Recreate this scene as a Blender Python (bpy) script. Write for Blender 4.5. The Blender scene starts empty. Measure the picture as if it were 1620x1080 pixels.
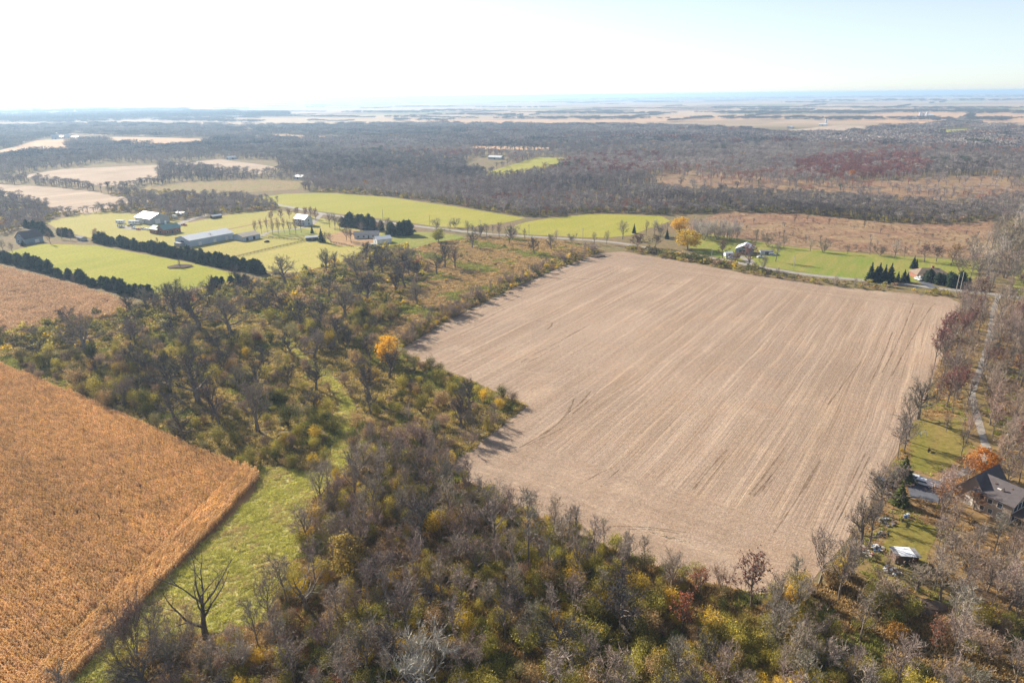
import bpy, bmesh, math, random
import numpy as np
from mathutils import Matrix, Vector
from mathutils.geometry import tessellate_polygon

# ---------------------------------------------------------------- camera, sky, sun, exposure
SC = bpy.context.scene
ROOT = SC.collection
IW, IH, FPX = 1620.0, 1080.0, 1080.0
PITCH, ROLL, CAMH = math.radians(19.8), math.radians(-0.6), 100.0
cam_data = bpy.data.cameras.new('camera')
cam_data.sensor_width = 36.0
cam_data.lens = 24.0
cam_data.clip_start = 1.0
cam_data.clip_end = 120000.0
cam = bpy.data.objects.new('camera', cam_data)
ROOT.objects.link(cam)
cam.matrix_world = Matrix.Translation((0, 0, CAMH)) @ Matrix.Rotation(math.pi / 2 - PITCH, 4, 'X') @ Matrix.Rotation(ROLL, 4, 'Z')
SC.camera = cam

SUN_AZ, SUN_EL = math.radians(-46), math.radians(28)      # azimuth from +Y towards +X
world = bpy.data.worlds.new('World')
SC.world = world
world.use_nodes = True
wn = world.node_tree
sky = wn.nodes.new('ShaderNodeTexSky')
sky.sky_type = 'NISHITA'
sky.sun_disc = False
sky.sun_elevation = SUN_EL
sky.sun_rotation = SUN_AZ
sky.altitude = 1200
sky.air_density = 0.8
sky.dust_density = 0.8
sky.ozone_density = 2.0
veil = wn.nodes.new('ShaderNodeHueSaturation')                 # thin high cloud: the whole sky is paler than clear air
veil.inputs['Saturation'].default_value = 0.6
wn.links.new(sky.outputs[0], veil.inputs['Color'])
wn.links.new(veil.outputs[0], wn.nodes['Background'].inputs[0])
wn.nodes['Background'].inputs[1].default_value = 0.078

sun_data = bpy.data.lights.new('sun', 'SUN')
sun_data.energy = 5.0
sun_data.angle = math.radians(0.53)
sun_data.color = (1.0, 0.905, 0.755)
sun = bpy.data.objects.new('sun', sun_data)
ROOT.objects.link(sun)
sdir = Vector((math.sin(SUN_AZ) * math.cos(SUN_EL), math.cos(SUN_AZ) * math.cos(SUN_EL), math.sin(SUN_EL)))
sun.rotation_euler = sdir.to_track_quat('Z', 'Y').to_euler()
sun.location = (0, 0, 300)

vs = SC.view_settings
vs.view_transform = 'Standard'
vs.look = 'None'
vs.exposure = 1.2
vs.gamma = 1.0
vs.use_curve_mapping = False
SC.render.engine = 'CYCLES'
cy = SC.cycles
cy.max_bounces = 3
cy.diffuse_bounces = 2
cy.glossy_bounces = 1
cy.transmission_bounces = 2
cy.volume_bounces = 0
cy.transparent_max_bounces = 4
cy.use_denoising = True
cy.denoiser = 'OPENIMAGEDENOISE'
cy.denoising_input_passes = 'RGB_ALBEDO_NORMAL'
cy.denoising_prefilter = 'ACCURATE'
cy.use_adaptive_sampling = True
cy.adaptive_threshold = 0.02
cy.caustics_reflective = False
cy.caustics_refractive = False

# ---------------------------------------------------------------- picture <-> ground helpers (used to survey the site)
_c, _s = math.cos(ROLL), math.sin(ROLL)
_cp, _sp = math.cos(PITCH), math.sin(PITCH)

def G(px, py, z=0.0):
    u = (px - IW / 2) / FPX; v = (IH / 2 - py) / FPX
    u, v = u * _c - v * _s, u * _s + v * _c
    dy = _cp + v * _sp; dz = -_sp + v * _cp
    t = (z - CAMH) / dz
    return (u * t, dy * t)

def PX(x, y, z=0.0):
    x = np.asarray(x, float); y = np.asarray(y, float)
    dz = np.asarray(z, float) - CAMH
    f = y * _cp - dz * _sp
    f = np.where(np.abs(f) < 1e-6, 1e-6, f)
    u = x / f; v = (y * _sp + dz * _cp) / f
    uu = u * _c + v * _s; vv = -u * _s + v * _c
    return IW / 2 + uu * FPX, IH / 2 - vv * FPX

def height_at(px, base, top):
    x, y = G(px, base)
    lo, hi = 0.0, 60.0
    for _ in range(30):
        m = (lo + hi) / 2
        if PX(x, y, m)[1] > top: lo = m
        else: hi = m
    return lo

def inside(poly, xs, ys):
    xs = np.asarray(xs); ys = np.asarray(ys)
    r = np.zeros(xs.shape, bool)
    n = len(poly)
    for i in range(n):
        x0, y0 = poly[i]; x1, y1 = poly[(i + 1) % n]
        if y0 == y1: continue
        c = ((y0 > ys) != (y1 > ys)) & (xs < (x1 - x0) * (ys - y0) / (y1 - y0) + x0)
        r ^= c
    return r

AX = math.radians(56.0)                       # the section grid: rows run along AX, the road along BX
BX = math.radians(-34.0)
DA = Vector((math.cos(AX), math.sin(AX), 0)); DB = Vector((math.cos(BX), math.sin(BX), 0))

def tag(o, label=None, cat=None, group=None, kind=None):
    if label: o['label'] = label
    if cat: o['category'] = cat
    if group: o['group'] = group
    if kind: o['kind'] = kind
    return o

def mesh_from(name, V, F, mats, midx=None, smooth=False):
    me = bpy.data.meshes.new(name)
    me.from_pydata([tuple(v) for v in V], [], F)
    for m in (mats if isinstance(mats, (list, tuple)) else [mats]): me.materials.append(m)
    if midx is not None: me.polygons.foreach_set('material_index', midx)
    if smooth: me.polygons.foreach_set('use_smooth', [True] * len(me.polygons))
    me.update()
    return me

def link(name, me, parent=None, loc=None, rz=None):
    o = bpy.data.objects.new(name, me)
    ROOT.objects.link(o)
    if parent is not None: o.parent = parent
    if loc is not None: o.location = loc
    if rz is not None: o.rotation_euler = (0, 0, rz)
    return o

def empty(name, x, y, z=0.0, rz=0.0, s=1.0):
    o = bpy.data.objects.new(name, None)
    ROOT.objects.link(o)
    o.empty_display_size = 0.5
    o.location = (x, y, z); o.rotation_euler = (0, 0, rz); o.scale = (s, s, s)
    return o

# ---------------------------------------------------------------- node helper
class NT:
    def __init__(self, name):
        self.m = bpy.data.materials.new(name)
        self.m.use_nodes = True
        self.t = self.m.node_tree
        self.t.nodes.clear()
        self.out = self.t.nodes.new('ShaderNodeOutputMaterial')
    def n(self, typ, **kw):
        x = self.t.nodes.new(typ)
        for k, v in kw.items(): setattr(x, k, v)
        return x
    def l(self, a, b): self.t.links.new(a, b)
    def put(self, sock, v):
        if hasattr(v, 'is_output'): self.l(v, sock)
        elif isinstance(v, (tuple, list)):
            if len(v) == 3 and sock.type == 'RGBA': v = (*v, 1)
            sock.default_value = v
        else: sock.default_value = v
    def math(self, op, a, b=None, c=None, clamp=False):
        x = self.n('ShaderNodeMath', operation=op, use_clamp=clamp)
        self.put(x.inputs[0], a)
        if b is not None: self.put(x.inputs[1], b)
        if c is not None: self.put(x.inputs[2], c)
        return x.outputs[0]
    def mix(self, f, a, b, mode='MIX'):
        x = self.n('ShaderNodeMix', data_type='RGBA', blend_type=mode)
        self.put(x.inputs[0], f); self.put(x.inputs[6], a); self.put(x.inputs[7], b)
        return x.outputs[2]
    def noise(self, vec, scale, detail=3.0, rough=0.55, dist=0.0):
        x = self.n('ShaderNodeTexNoise')
        if vec is not None: self.l(vec, x.inputs['Vector'])
        x.inputs['Scale'].default_value = scale; x.inputs['Detail'].default_value = detail
        x.inputs['Roughness'].default_value = rough; x.inputs['Distortion'].default_value = dist
        return x.outputs['Fac']
    def ramp(self, f, stops, interp='LINEAR'):
        x = self.n('ShaderNodeValToRGB')
        x.color_ramp.interpolation = interp
        e = x.color_ramp.elements
        while len(e) < len(stops): e.new(0.5)
        for i, (p, c) in enumerate(stops):
            e[i].position = p
            e[i].color = (c, c, c, 1) if isinstance(c, (int, float)) else (*c, 1)
        self.put(x.inputs[0], f)
        return x.outputs[0]
    def step(self, f, lo, hi): return self.ramp(f, [(lo, 0.0), (hi, 1.0)])
    def pos(self): return self.n('ShaderNodeNewGeometry').outputs['Position']
    def objc(self): return self.n('ShaderNodeTexCoord').outputs['Object']
    def island(self): return self.n('ShaderNodeNewGeometry').outputs['Random Per Island']
    def xyz(self, v):
        x = self.n('ShaderNodeSeparateXYZ'); self.l(v, x.inputs[0]); return x.outputs
    def comb(self, a, b, c=0.0):
        x = self.n('ShaderNodeCombineXYZ'); self.put(x.inputs[0], a); self.put(x.inputs[1], b); self.put(x.inputs[2], c); return x.outputs[0]
    def scalev(self, v, s):
        x = self.n('ShaderNodeMapping'); self.l(v, x.inputs[0]); x.inputs['Scale'].default_value = s; return x.outputs[0]
    def rot(self, v, ang):
        x = self.n('ShaderNodeMapping'); self.l(v, x.inputs[0]); x.inputs['Rotation'].default_value = (0, 0, ang); return x.outputs[0]
    def tint(self):
        x = self.n('ShaderNodeAttribute', attribute_type='INSTANCER', attribute_name='tint'); return x.outputs['Color']
    def bsdf(self, col, rough=0.9, metal=0.0, spec=0.2, bump=None, bump_s=0.3, bump_d=0.1):
        b = self.n('ShaderNodeBsdfPrincipled')
        self.put(b.inputs['Base Color'], col); self.put(b.inputs['Roughness'], rough)
        b.inputs['Metallic'].default_value = metal
        b.inputs['Specular IOR Level'].default_value = spec
        if bump is not None:
            k = self.n('ShaderNodeBump'); k.inputs['Strength'].default_value = bump_s; k.inputs['Distance'].default_value = bump_d
            self.l(bump, k.inputs['Height']); self.l(k.outputs[0], b.inputs['Normal'])
        self.l(b.outputs[0], self.out.inputs[0])
        return self.m
    def diffuse(self, col, trans=0.0, tcol=None):
        d = self.n('ShaderNodeBsdfDiffuse'); self.put(d.inputs[0], col)
        if trans <= 0:
            self.l(d.outputs[0], self.out.inputs[0]); return self.m
        t = self.n('ShaderNodeBsdfTranslucent'); self.put(t.inputs[0], tcol if tcol is not None else col)
        x = self.n('ShaderNodeMixShader'); x.inputs[0].default_value = trans
        self.l(d.outputs[0], x.inputs[1]); self.l(t.outputs[0], x.inputs[2]); self.l(x.outputs[0], self.out.inputs[0])
        return self.m

def plain(name, col, rough=0.7, metal=0.0, spec=0.3, var=0.12, scale=0.8):
    t = NT(name)
    n = t.noise(t.objc(), scale, 4)
    k = t.ramp(n, [(0.3, 1 - var), (0.7, 1 + var)])
    return t.bsdf(t.mix(1.0, col, k, 'MULTIPLY'), rough, metal, spec)

# ---------------------------------------------------------------- materials: ground and fields
def mat_ground():
    t = NT('ground')
    p = t.pos()
    a = t.noise(p, 0.035, 4); b = t.noise(p, 0.35, 5, 0.65); c = t.noise(p, 2.2, 3, 0.7)
    near = t.mix(t.step(a, 0.38, 0.62), (0.17, 0.12, 0.07), (0.135, 0.125, 0.05))
    near = t.mix(t.step(b, 0.42, 0.66), near, (0.24, 0.17, 0.095))
    near = t.mix(t.math('MULTIPLY', t.step(c, 0.5, 0.75), 0.45), near, (0.075, 0.06, 0.035))
    # far farmland: one colour a field, fields laid on the section grid
    r = t.xyz(t.rot(p, -AX))
    ca = t.math('FLOOR', t.math('DIVIDE', r[0], 620.0)); cb = t.math('FLOOR', t.math('DIVIDE', t.math('ADD', r[1], t.math('MULTIPLY', ca, 137.0)), 400.0))
    w = t.n('ShaderNodeTexWhiteNoise', noise_dimensions='2D'); t.l(t.comb(ca, cb), w.inputs['Vector'])
    far = t.ramp(w.outputs['Value'], [(0.0, (0.43, 0.30, 0.185)), (0.3, (0.38, 0.27, 0.18)), (0.46, (0.19, 0.13, 0.085)), (0.55, (0.43, 0.315, 0.205)), (0.74, (0.31, 0.22, 0.14)), (0.86, (0.20, 0.20, 0.07)), (0.9, (0.46, 0.335, 0.22))], 'CONSTANT')
    far = t.mix(t.math('MULTIPLY', t.step(t.noise(p, 0.006, 3), 0.4, 0.7), 0.35), far, (0.25, 0.18, 0.12))
    d = t.n('ShaderNodeVectorMath', operation='LENGTH'); t.l(p, d.inputs[0])
    f = t.n('ShaderNodeMapRange'); t.l(d.outputs['Value'], f.inputs[0]); f.inputs[1].default_value = 2300; f.inputs[2].default_value = 2700
    return t.bsdf(t.mix(f.outputs[0], near, far), 0.95, spec=0.05)

def mat_grass(name, c0, c1, c2, streak=0.25, ang=AX, fine=1.0):
    t = NT(name)
    p = t.pos()
    r = t.rot(p, -ang)
    a = t.noise(p, 0.022, 5, 0.62); b = t.noise(t.scalev(r, (0.012, 0.16, 1)), 1.0, 5, 0.65); c = t.noise(p, 0.7 * fine, 5, 0.75)
    col = t.mix(t.step(a, 0.36, 0.64), c0, c1)
    col = t.mix(t.math('MULTIPLY', t.step(b, 0.45, 0.7), streak * 2), col, c2)
    col = t.mix(1.0, col, t.ramp(c, [(0.3, 0.62), (0.72, 1.28)]), 'MULTIPLY')
    return t.bsdf(col, 0.95, spec=0.08, bump=c, bump_s=0.4, bump_d=0.3)

def mat_harvested():
    t = NT('harvested_soil')
    p = t.pos()
    wob = t.noise(p, 0.012, 2)
    r = t.xyz(t.rot(p, -AX))
    a = r[0]; b = t.math('ADD', r[1], t.math('MULTIPLY', t.math('SUBTRACT', wob, 0.5), 3.6))
    def streaks(u, v):
        s1 = t.noise(t.comb(t.math('MULTIPLY', u, 0.006), t.math('MULTIPLY', v, 0.12)), 1.0, 3, 0.6)
        s2 = t.noise(t.comb(t.math('MULTIPLY', u, 0.011), t.math('MULTIPLY', v, 0.5)), 1.0, 2, 0.6)
        s3 = t.noise(t.comb(t.math('MULTIPLY', u, 0.035), t.math('MULTIPLY', v, 1.7)), 1.0, 2, 0.6)
        return s1, s2, s3
    m1, m2, m3 = streaks(a, b)
    h1, h2, h3 = streaks(b, a)
    head = t.math('ADD', t.step(t.math('MULTIPLY', t.math('SUBTRACT', t.math('ADD', a, t.math('MULTIPLY', wob, 12.0)), 372.0), 0.05), 0.42, 0.5), t.step(t.math('MULTIPLY', t.math('SUBTRACT', 172.0, t.math('ADD', a, t.math('MULTIPLY', wob, 14.0))), 0.05), 0.42, 0.5), clamp=True)
    head = t.math('MULTIPLY', head, 0.6)
    s1 = t.mix(head, m1, h1); s2 = t.mix(head, m2, h2); s3 = t.mix(head, m3, h3)
    big = t.noise(p, 0.013, 3, 0.5); med = t.noise(p, 0.06, 4, 0.6); fine = t.noise(p, 2.6, 4, 0.75); clod = t.noise(p, 0.8, 3, 0.7)
    col = t.mix(t.step(big, 0.38, 0.64), (0.35, 0.260, 0.196), (0.28, 0.210, 0.160))
    col = t.mix(t.math('MULTIPLY', t.step(med, 0.5, 0.72), 0.5), col, (0.36, 0.235, 0.16))
    col = t.mix(t.math('MULTIPLY', t.step(t.noise(p, 0.035, 5, 0.6), 0.56, 0.68), 0.45), col, (0.47, 0.345, 0.245))
    col = t.mix(t.math('MULTIPLY', t.step(t.noise(p, 0.024, 4, 0.6), 0.58, 0.7), 0.5), col, (0.30, 0.205, 0.14))
    col = t.mix(t.math('MULTIPLY', t.step(s1, 0.42, 0.60), 0.6), col, (0.255, 0.18, 0.125))
    # the seam left between two passes of the machine: a pale line every 9.1 m, broken by noise
    ph = t.math('FRACT', t.math('DIVIDE', b, 9.1))
    seam = t.ramp(ph, [(0.0, 1.0), (0.10, 0.0), (0.86, 0.0), (1.0, 1.0)])
    seam = t.math('MULTIPLY', t.math('MULTIPLY', seam, t.math('SUBTRACT', 1.0, head)), t.step(t.noise(t.comb(t.math('MULTIPLY', a, 0.02), t.math('MULTIPLY', b, 0.11)), 1.0, 3), 0.4, 0.62))
    col = t.mix(t.math('MULTIPLY', seam, 0.4), col, (0.54, 0.405, 0.29))
    col = t.mix(t.math('MULTIPLY', t.step(s2, 0.52, 0.70), 0.34), col, (0.54, 0.40, 0.285))
    col = t.mix(t.math('MULTIPLY', t.step(s2, 0.46, 0.34), 0.0), col, (0.2, 0.14, 0.1))
    dk = t.ramp(s3, [(0.30, 1.0), (0.44, 0.0)])
    col = t.mix(t.math('MULTIPLY', dk, 0.65), col, (0.22, 0.15, 0.10))
    col = t.mix(1.0, col, t.ramp(fine, [(0.28, 0.58), (0.5, 0.97), (0.74, 1.5)]), 'MULTIPLY')
    col = t.mix(1.0, col, t.ramp(clod, [(0.3, 0.8), (0.7, 1.18)]), 'MULTIPLY')
    return t.bsdf(col, 0.95, spec=0.05, bump=t.math('ADD', fine, t.math('MULTIPLY', s3, 1.5)), bump_s=0.35, bump_d=0.25)

def mat_stubble(name, c0, c1, ang=AX):
    t = NT(name)
    p = t.pos(); r = t.rot(p, -ang)
    s = t.noise(t.scalev(r, (0.004, 0.09, 1)), 1.0, 4, 0.6); n = t.noise(p, 0.02, 3)
    col = t.mix(t.step(s, 0.38, 0.62), c0, c1)
    col = t.mix(1.0, col, t.ramp(n, [(0.3, 0.85), (0.7, 1.12)]), 'MULTIPLY')
    return t.bsdf(col, 0.95, spec=0.05)

def mat_scrub():
    t = NT('scrub_meadow')
    p = t.pos()
    a = t.noise(p, 0.05, 4, 0.6); b = t.noise(p, 0.3, 5, 0.7); c = t.noise(p, 1.3, 4, 0.7)
    col = t.mix(t.step(a, 0.38, 0.6), (0.27, 0.185, 0.10), (0.215, 0.19, 0.075))
    col = t.mix(t.step(b, 0.5, 0.66), col, (0.34, 0.245, 0.13))
    col = t.mix(t.math('MULTIPLY', t.step(t.noise(p, 0.13, 4, 0.6), 0.56, 0.7), 0.8), col, (0.14, 0.09, 0.055))
    col = t.mix(1.0, col, t.ramp(c, [(0.3, 0.65), (0.72, 1.25)]), 'MULTIPLY')
    return t.bsdf(col, 0.95, spec=0.05, bump=b, bump_s=0.8, bump_d=0.8)

def mat_heath():
    t = NT('russet_meadow')
    p = t.pos()
    a = t.noise(p, 0.02, 4, 0.6); b = t.noise(p, 0.12, 5, 0.7); c = t.noise(p, 0.5, 4, 0.7)
    col = t.mix(t.step(a, 0.38, 0.6), (0.235, 0.135, 0.085), (0.27, 0.19, 0.105))
    col = t.mix(t.step(b, 0.5, 0.64), col, (0.36, 0.24, 0.15))
    col = t.mix(t.math('MULTIPLY', t.step(t.noise(p, 0.05, 4, 0.6), 0.54, 0.68), 0.8), col, (0.14, 0.075, 0.055))
    col = t.mix(1.0, col, t.ramp(c, [(0.3, 0.6), (0.72, 1.25)]), 'MULTIPLY')
    return t.bsdf(col, 0.95, spec=0.05, bump=b, bump_s=0.8, bump_d=1.0)

M = {}
M['ground'] = mat_ground()
M['harvested'] = mat_harvested()
M['green'] = mat_grass('green_field', (0.285, 0.275, 0.022), (0.235, 0.24, 0.02), (0.36, 0.30, 0.05))
M['green_far'] = mat_grass('green_field_beyond_road', (0.275, 0.265, 0.035), (0.325, 0.285, 0.05), (0.225, 0.235, 0.028))
M['lawn'] = mat_grass('lawn', (0.165, 0.215, 0.03), (0.235, 0.22, 0.05), (0.31, 0.24, 0.08), 0.35)
M['dry_lawn'] = mat_grass('dry_lawn', (0.34, 0.29, 0.075), (0.29, 0.275, 0.06), (0.40, 0.30, 0.12), 0.25)
M['paddock'] = mat_grass('paddock', (0.36, 0.31, 0.075), (0.31, 0.29, 0.065), (0.42, 0.32, 0.12), 0.3)
M['yard'] = mat_grass('yard_grass', (0.17, 0.155, 0.03), (0.21, 0.17, 0.045), (0.27, 0.18, 0.07), 0.3)
M['swale'] = mat_grass('swale_grass', (0.36, 0.34, 0.10), (0.42, 0.36, 0.15), (0.28, 0.31, 0.07), 0.4, AX + 0.5, 0.7)
M['leaf_litter'] = mat_grass('leaf_litter', (0.235, 0.155, 0.075), (0.20, 0.15, 0.06), (0.30, 0.17, 0.07), 0.3)
M['scrub'] = mat_scrub()
M['heath'] = mat_heath()
M['stubble'] = mat_stubble('pale_stubble', (0.34, 0.255, 0.185), (0.40, 0.305, 0.225))
M['tan_crop'] = mat_stubble('tan_crop', (0.43, 0.265, 0.15), (0.50, 0.33, 0.20), BX)
M['corn_soil'] = mat_stubble('corn_litter', (0.36, 0.22, 0.10), (0.28, 0.17, 0.08), BX)
M['gravel'] = plain('gravel', (0.28, 0.25, 0.22), 0.95, 0, 0.1, 0.2, 0.6)
M['asphalt'] = plain('road_surface', (0.27, 0.245, 0.215), 0.9, 0, 0.2, 0.1, 0.3)
M['drive'] = plain('drive_tarmac', (0.10, 0.105, 0.125), 0.8, 0, 0.3, 0.15, 0.5)
def mat_track(name, col, top=0.72):
    t = NT(name)                                            # broken, worn marks: soil shows through where the press was light
    p = t.pos(); n = t.noise(p, 0.35, 4, 0.7); f = t.noise(p, 2.2, 3, 0.7)
    d = t.n('ShaderNodeBsdfDiffuse'); t.put(d.inputs[0], t.mix(1.0, col, t.ramp(f, [(0.3, 0.7), (0.7, 1.3)]), 'MULTIPLY'))
    tr = t.n('ShaderNodeBsdfTransparent'); x = t.n('ShaderNodeMixShader')
    t.l(t.ramp(t.math('ADD', t.math('MULTIPLY', n, 0.6), t.math('MULTIPLY', f, 0.4)), [(0.40, 0.0), (0.60, top)]), x.inputs[0])
    t.l(tr.outputs[0], x.inputs[1]); t.l(d.outputs[0], x.inputs[2]); t.l(x.outputs[0], t.out.inputs[0])
    return t.m
M['track_dark'] = mat_track('tyre_mark_dark', (0.19, 0.13, 0.087))
M['track_pale'] = mat_track('tyre_mark_pale', (0.56, 0.43, 0.315), 0.6)
M['dirt'] = plain('bare_dirt', (0.10, 0.07, 0.05), 0.95, 0, 0.05, 0.3, 1.5)
M['brown_earth'] = plain('trodden_earth', (0.33, 0.21, 0.11), 0.95, 0, 0.05, 0.2, 0.3)

# vegetation: the tint comes from the plant (custom property or scattered attribute)
def mat_leaf(name, lo=0.55, hi=1.35, trans=0.32):
    t = NT(name)
    k = t.ramp(t.island(), [(0.0, lo), (1.0, hi)])
    col = t.mix(1.0, t.tint(), k, 'MULTIPLY')
    return t.diffuse(col, trans)
M['leaf'] = mat_leaf('foliage')
M['needle'] = mat_leaf('needles', 0.6, 1.4, 0.1)
M['twig'] = mat_leaf('twigs', 0.6, 1.35, 0.0)
M['corn_leaf'] = mat_leaf('dry_corn', 0.45, 1.5, 0.3)
M['blade'] = mat_leaf('grass_blades', 0.55, 1.4, 0.3)
def mat_bark():
    t = NT('bark')
    n = t.noise(t.scalev(t.objc(), (2, 2, 0.5)), 1.5, 4, 0.65)
    return t.bsdf(t.mix(1.0, t.tint(), t.ramp(n, [(0.3, 0.6), (0.7, 1.3)]), 'MULTIPLY'), 0.95, spec=0.05)
M['bark'] = mat_bark()

# ---------------------------------------------------------------- the setting: ground, fields, roads
def ground_sheet():
    V, F = [(0, 0, 0)], []
    rings = [60, 120, 200, 300, 420, 600, 900, 1400, 2200, 3500, 6000, 10000, 18000, 30000, 45000]
    n = 64
    for r in rings:
        for i in range(n):
            a = 2 * math.pi * i / n
            V.append((r * math.cos(a), r * math.sin(a), 0))
    for i in range(n): F.append((0, 1 + i, 1 + (i + 1) % n))
    for k in range(len(rings) - 1):
        for i in range(n):
            j = (i + 1) % n
            F.append((1 + k * n + i, 1 + (k + 1) * n + i, 1 + (k + 1) * n + j, 1 + k * n + j))
    o = link('ground', mesh_from('ground', V, F, M['ground']))
    tag(o, 'brown litter and rough grass ground running out to hazy farmland', kind='structure')
ground_sheet()

def wob(x, y, s):
    return (math.sin(x * s * 1.7 + y * s * 0.6 + 1.3) + math.sin(y * s * 2.3 - x * s * 0.9 + 4.1) + 0.7 * math.sin((x + y) * s * 4.1) + 0.6 * math.sin((x - 1.6 * y) * s * 7.3)) / 3.3

def rough_outline(P, amp, step):
    out = []
    n = len(P)
    for i in range(n):
        x0, y0 = P[i]; x1, y1 = P[(i + 1) % n]
        L = math.hypot(x1 - x0, y1 - y0); k = max(1, min(60, int(L / step)))
        nx, ny = -(y1 - y0) / max(L, 1e-6), (x1 - x0) / max(L, 1e-6)
        for j in range(k):
            f = j / k
            x, y = x0 + (x1 - x0) * f, y0 + (y1 - y0) * f
            w = wob(x, y, 1.0 / (step * 2.5)) * amp
            out.append((x + nx * w, y + ny * w))
    return out

def sheet(name, P, z, mat, label, amp=0.6, step=5.0, ground=False):
    pts = [p if ground else G(*p) for p in P]
    pts = rough_outline(pts, amp, step)
    V = [(x, y, z) for x, y in pts]
    F = [tuple(f) for f in tessellate_polygon([[Vector(v) for v in V]])]
    me = mesh_from(name, V, F, mat)
    bm = bmesh.new(); bm.from_mesh(me)
    bmesh.ops.recalc_face_normals(bm, faces=bm.faces)
    if sum(f.normal.z for f in bm.faces) < 0: bmesh.ops.reverse_faces(bm, faces=bm.faces)
    bm.to_mesh(me); bm.free()
    o = link(name, me)
    tag(o, label, kind='structure')
    return o

def strip_mesh(pts, w, z, jit=0.0, seed=0):
    rnd = random.Random(seed)
    # densify with a smooth curve
    P = [Vector((x, y, 0)) for x, y in pts]
    Q = []
    for i in range(len(P) - 1):
        p0 = P[max(0, i - 1)]; p1 = P[i]; p2 = P[i + 1]; p3 = P[min(len(P) - 1, i + 2)]
        k = max(2, int((p2 - p1).length / 4))
        for j in range(k):
            t = j / k
            Q.append(0.5 * ((2 * p1) + (p2 - p0) * t + (2 * p0 - 5 * p1 + 4 * p2 - p3) * t * t + (3 * p1 - p0 - 3 * p2 + p3) * t ** 3))
    Q.append(P[-1])
    V, F = [], []
    for i, q in enumerate(Q):
        d = (Q[min(i + 1, len(Q) - 1)] - Q[max(i - 1, 0)]).normalized()
        nrm = Vector((-d.y, d.x, 0))
        ww = w * (0.5 + (rnd.uniform(-jit, jit) if jit else 0))
        V.append((*(q + nrm * ww).xy, z)); V.append((*(q - nrm * ww).xy, z))
        if i: F.append((2 * i - 2, 2 * i - 1, 2 * i + 1, 2 * i))
    return V, F

def road(name, px, w, z, mat, label, parent=None, jit=0.06):
    V, F = strip_mesh([G(*p) for p in px], w, z, jit, len(px))
    o = link(name, mesh_from(name, V, F, mat), parent)
    if parent is None: tag(o, label, kind='structure')
    return o

HARV = [(637, 552), (700, 512), (800, 462), (880, 426), (950, 401), (985, 398), (1100, 417), (1200, 437), (1300, 451), (1400, 461), (1500, 470), (1520, 480), (1505, 530), (1480, 590), (1455, 650), (1425, 705), (1395, 760), (1362, 820), (1330, 872), (1280, 925), (1200, 940), (1130, 925), (1060, 905), (990, 875), (900, 840), (840, 810), (760, 775), (712, 742), (745, 712), (790, 677), (832, 642), (800, 627), (750, 604), (700, 583), (660, 572)]
CORN = [(-260, 480), (0, 578), (130, 632), (260, 690), (340, 725), (408, 750), (412, 760), (395, 790), (330, 850), (250, 930), (200, 990), (110, 1080), (20, 1190), (-300, 1190)]
CORN2 = [(-200, 385), (0, 425), (60, 440), (130, 458), (212, 484), (190, 498), (110, 517), (60, 527), (0, 537), (-200, 560)]
field = sheet('field', HARV, 0.03, M['harvested'], 'bare harvested field with pale striped tilled soil', 0.9, 5)
sheet('field', CORN, 0.02, M['corn_soil'], 'brown littered soil under the standing dry corn', 0.4, 5)
sheet('field', CORN2, 0.025, M['corn_soil'], 'soil of the tan corn plot beyond the thicket', 0.6, 6)
SWALE = [(408, 742), (440, 738), (505, 748), (520, 720), (532, 690), (522, 660), (540, 640), (520, 612), (500, 590), (462, 560), (440, 538), (455, 530), (480, 560), (520, 590), (548, 618), (562, 640), (552, 680), (560, 720), (530, 760), (490, 800), (480, 850), (440, 930), (420, 985), (340, 1000), (240, 1010), (180, 1060), (120, 1085), (112, 1080), (200, 990), (250, 930), (330, 850), (395, 790), (412, 760)]
sheet('meadow', SWALE, 0.04, M['swale'], 'lush green grass swale beside the standing corn', 0.8, 4)
sheet('field', [(-120, 415), (0, 402), (60, 386), (150, 388), (240, 404), (320, 420), (388, 437), (360, 446), (300, 457), (255, 470), (205, 462), (130, 441), (60, 424), (0, 412)], 0.03, M['green'], 'bright green hay field between two rows of pines', 0.6, 8)
sheet('field', [(70, 352), (150, 334), (210, 338), (300, 352), (370, 338), (440, 332), (560, 355), (640, 372), (700, 383), (640, 395), (560, 400), (500, 432), (430, 430), (400, 420), (300, 392), (150, 378), (100, 366)], 0.02, M['dry_lawn'], 'yellowing farm grass around the white horse barn', 1.0, 9)
sheet('field', [(352, 412), (480, 383), (530, 387), (568, 398), (560, 415), (500, 432), (430, 430)], 0.035, M['paddock'], 'mown yellow green paddock behind the dark rail fence', 0.6, 8)
sheet('lawn', [(598, 372), (640, 366), (700, 368), (735, 374), (715, 384), (660, 392), (625, 389)], 0.04, M['lawn'], 'green lawn in front of the dark pine clump', 0.8, 7)
sheet('lawn', [(415, 366), (470, 360), (500, 366), (498, 374), (440, 376)], 0.04, M['lawn'], 'small lawn before the white farmhouse', 0.8, 7)
sheet('yard', [(512, 372), (560, 364), (600, 378), (580, 390), (530, 388)], 0.045, M['brown_earth'], 'bare brown yard beside the grey ranch house', 0.8, 6)
sheet('field', [(385, 316), (450, 307), (520, 305), (620, 313), (720, 327), (832, 345), (790, 354), (735, 360), (690, 358), (600, 346), (520, 336), (440, 327)], 0.04, M['green_far'], 'long pale green field beyond the road', 1.5, 15)
sheet('field', [(800, 362), (830, 352), (870, 345), (940, 338), (1045, 342), (1060, 350), (1000, 372), (960, 376), (915, 375), (830, 371)], 0.04, M['green_far'], 'rounded pale green field edged by the grey wood', 1.5, 12)
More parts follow.
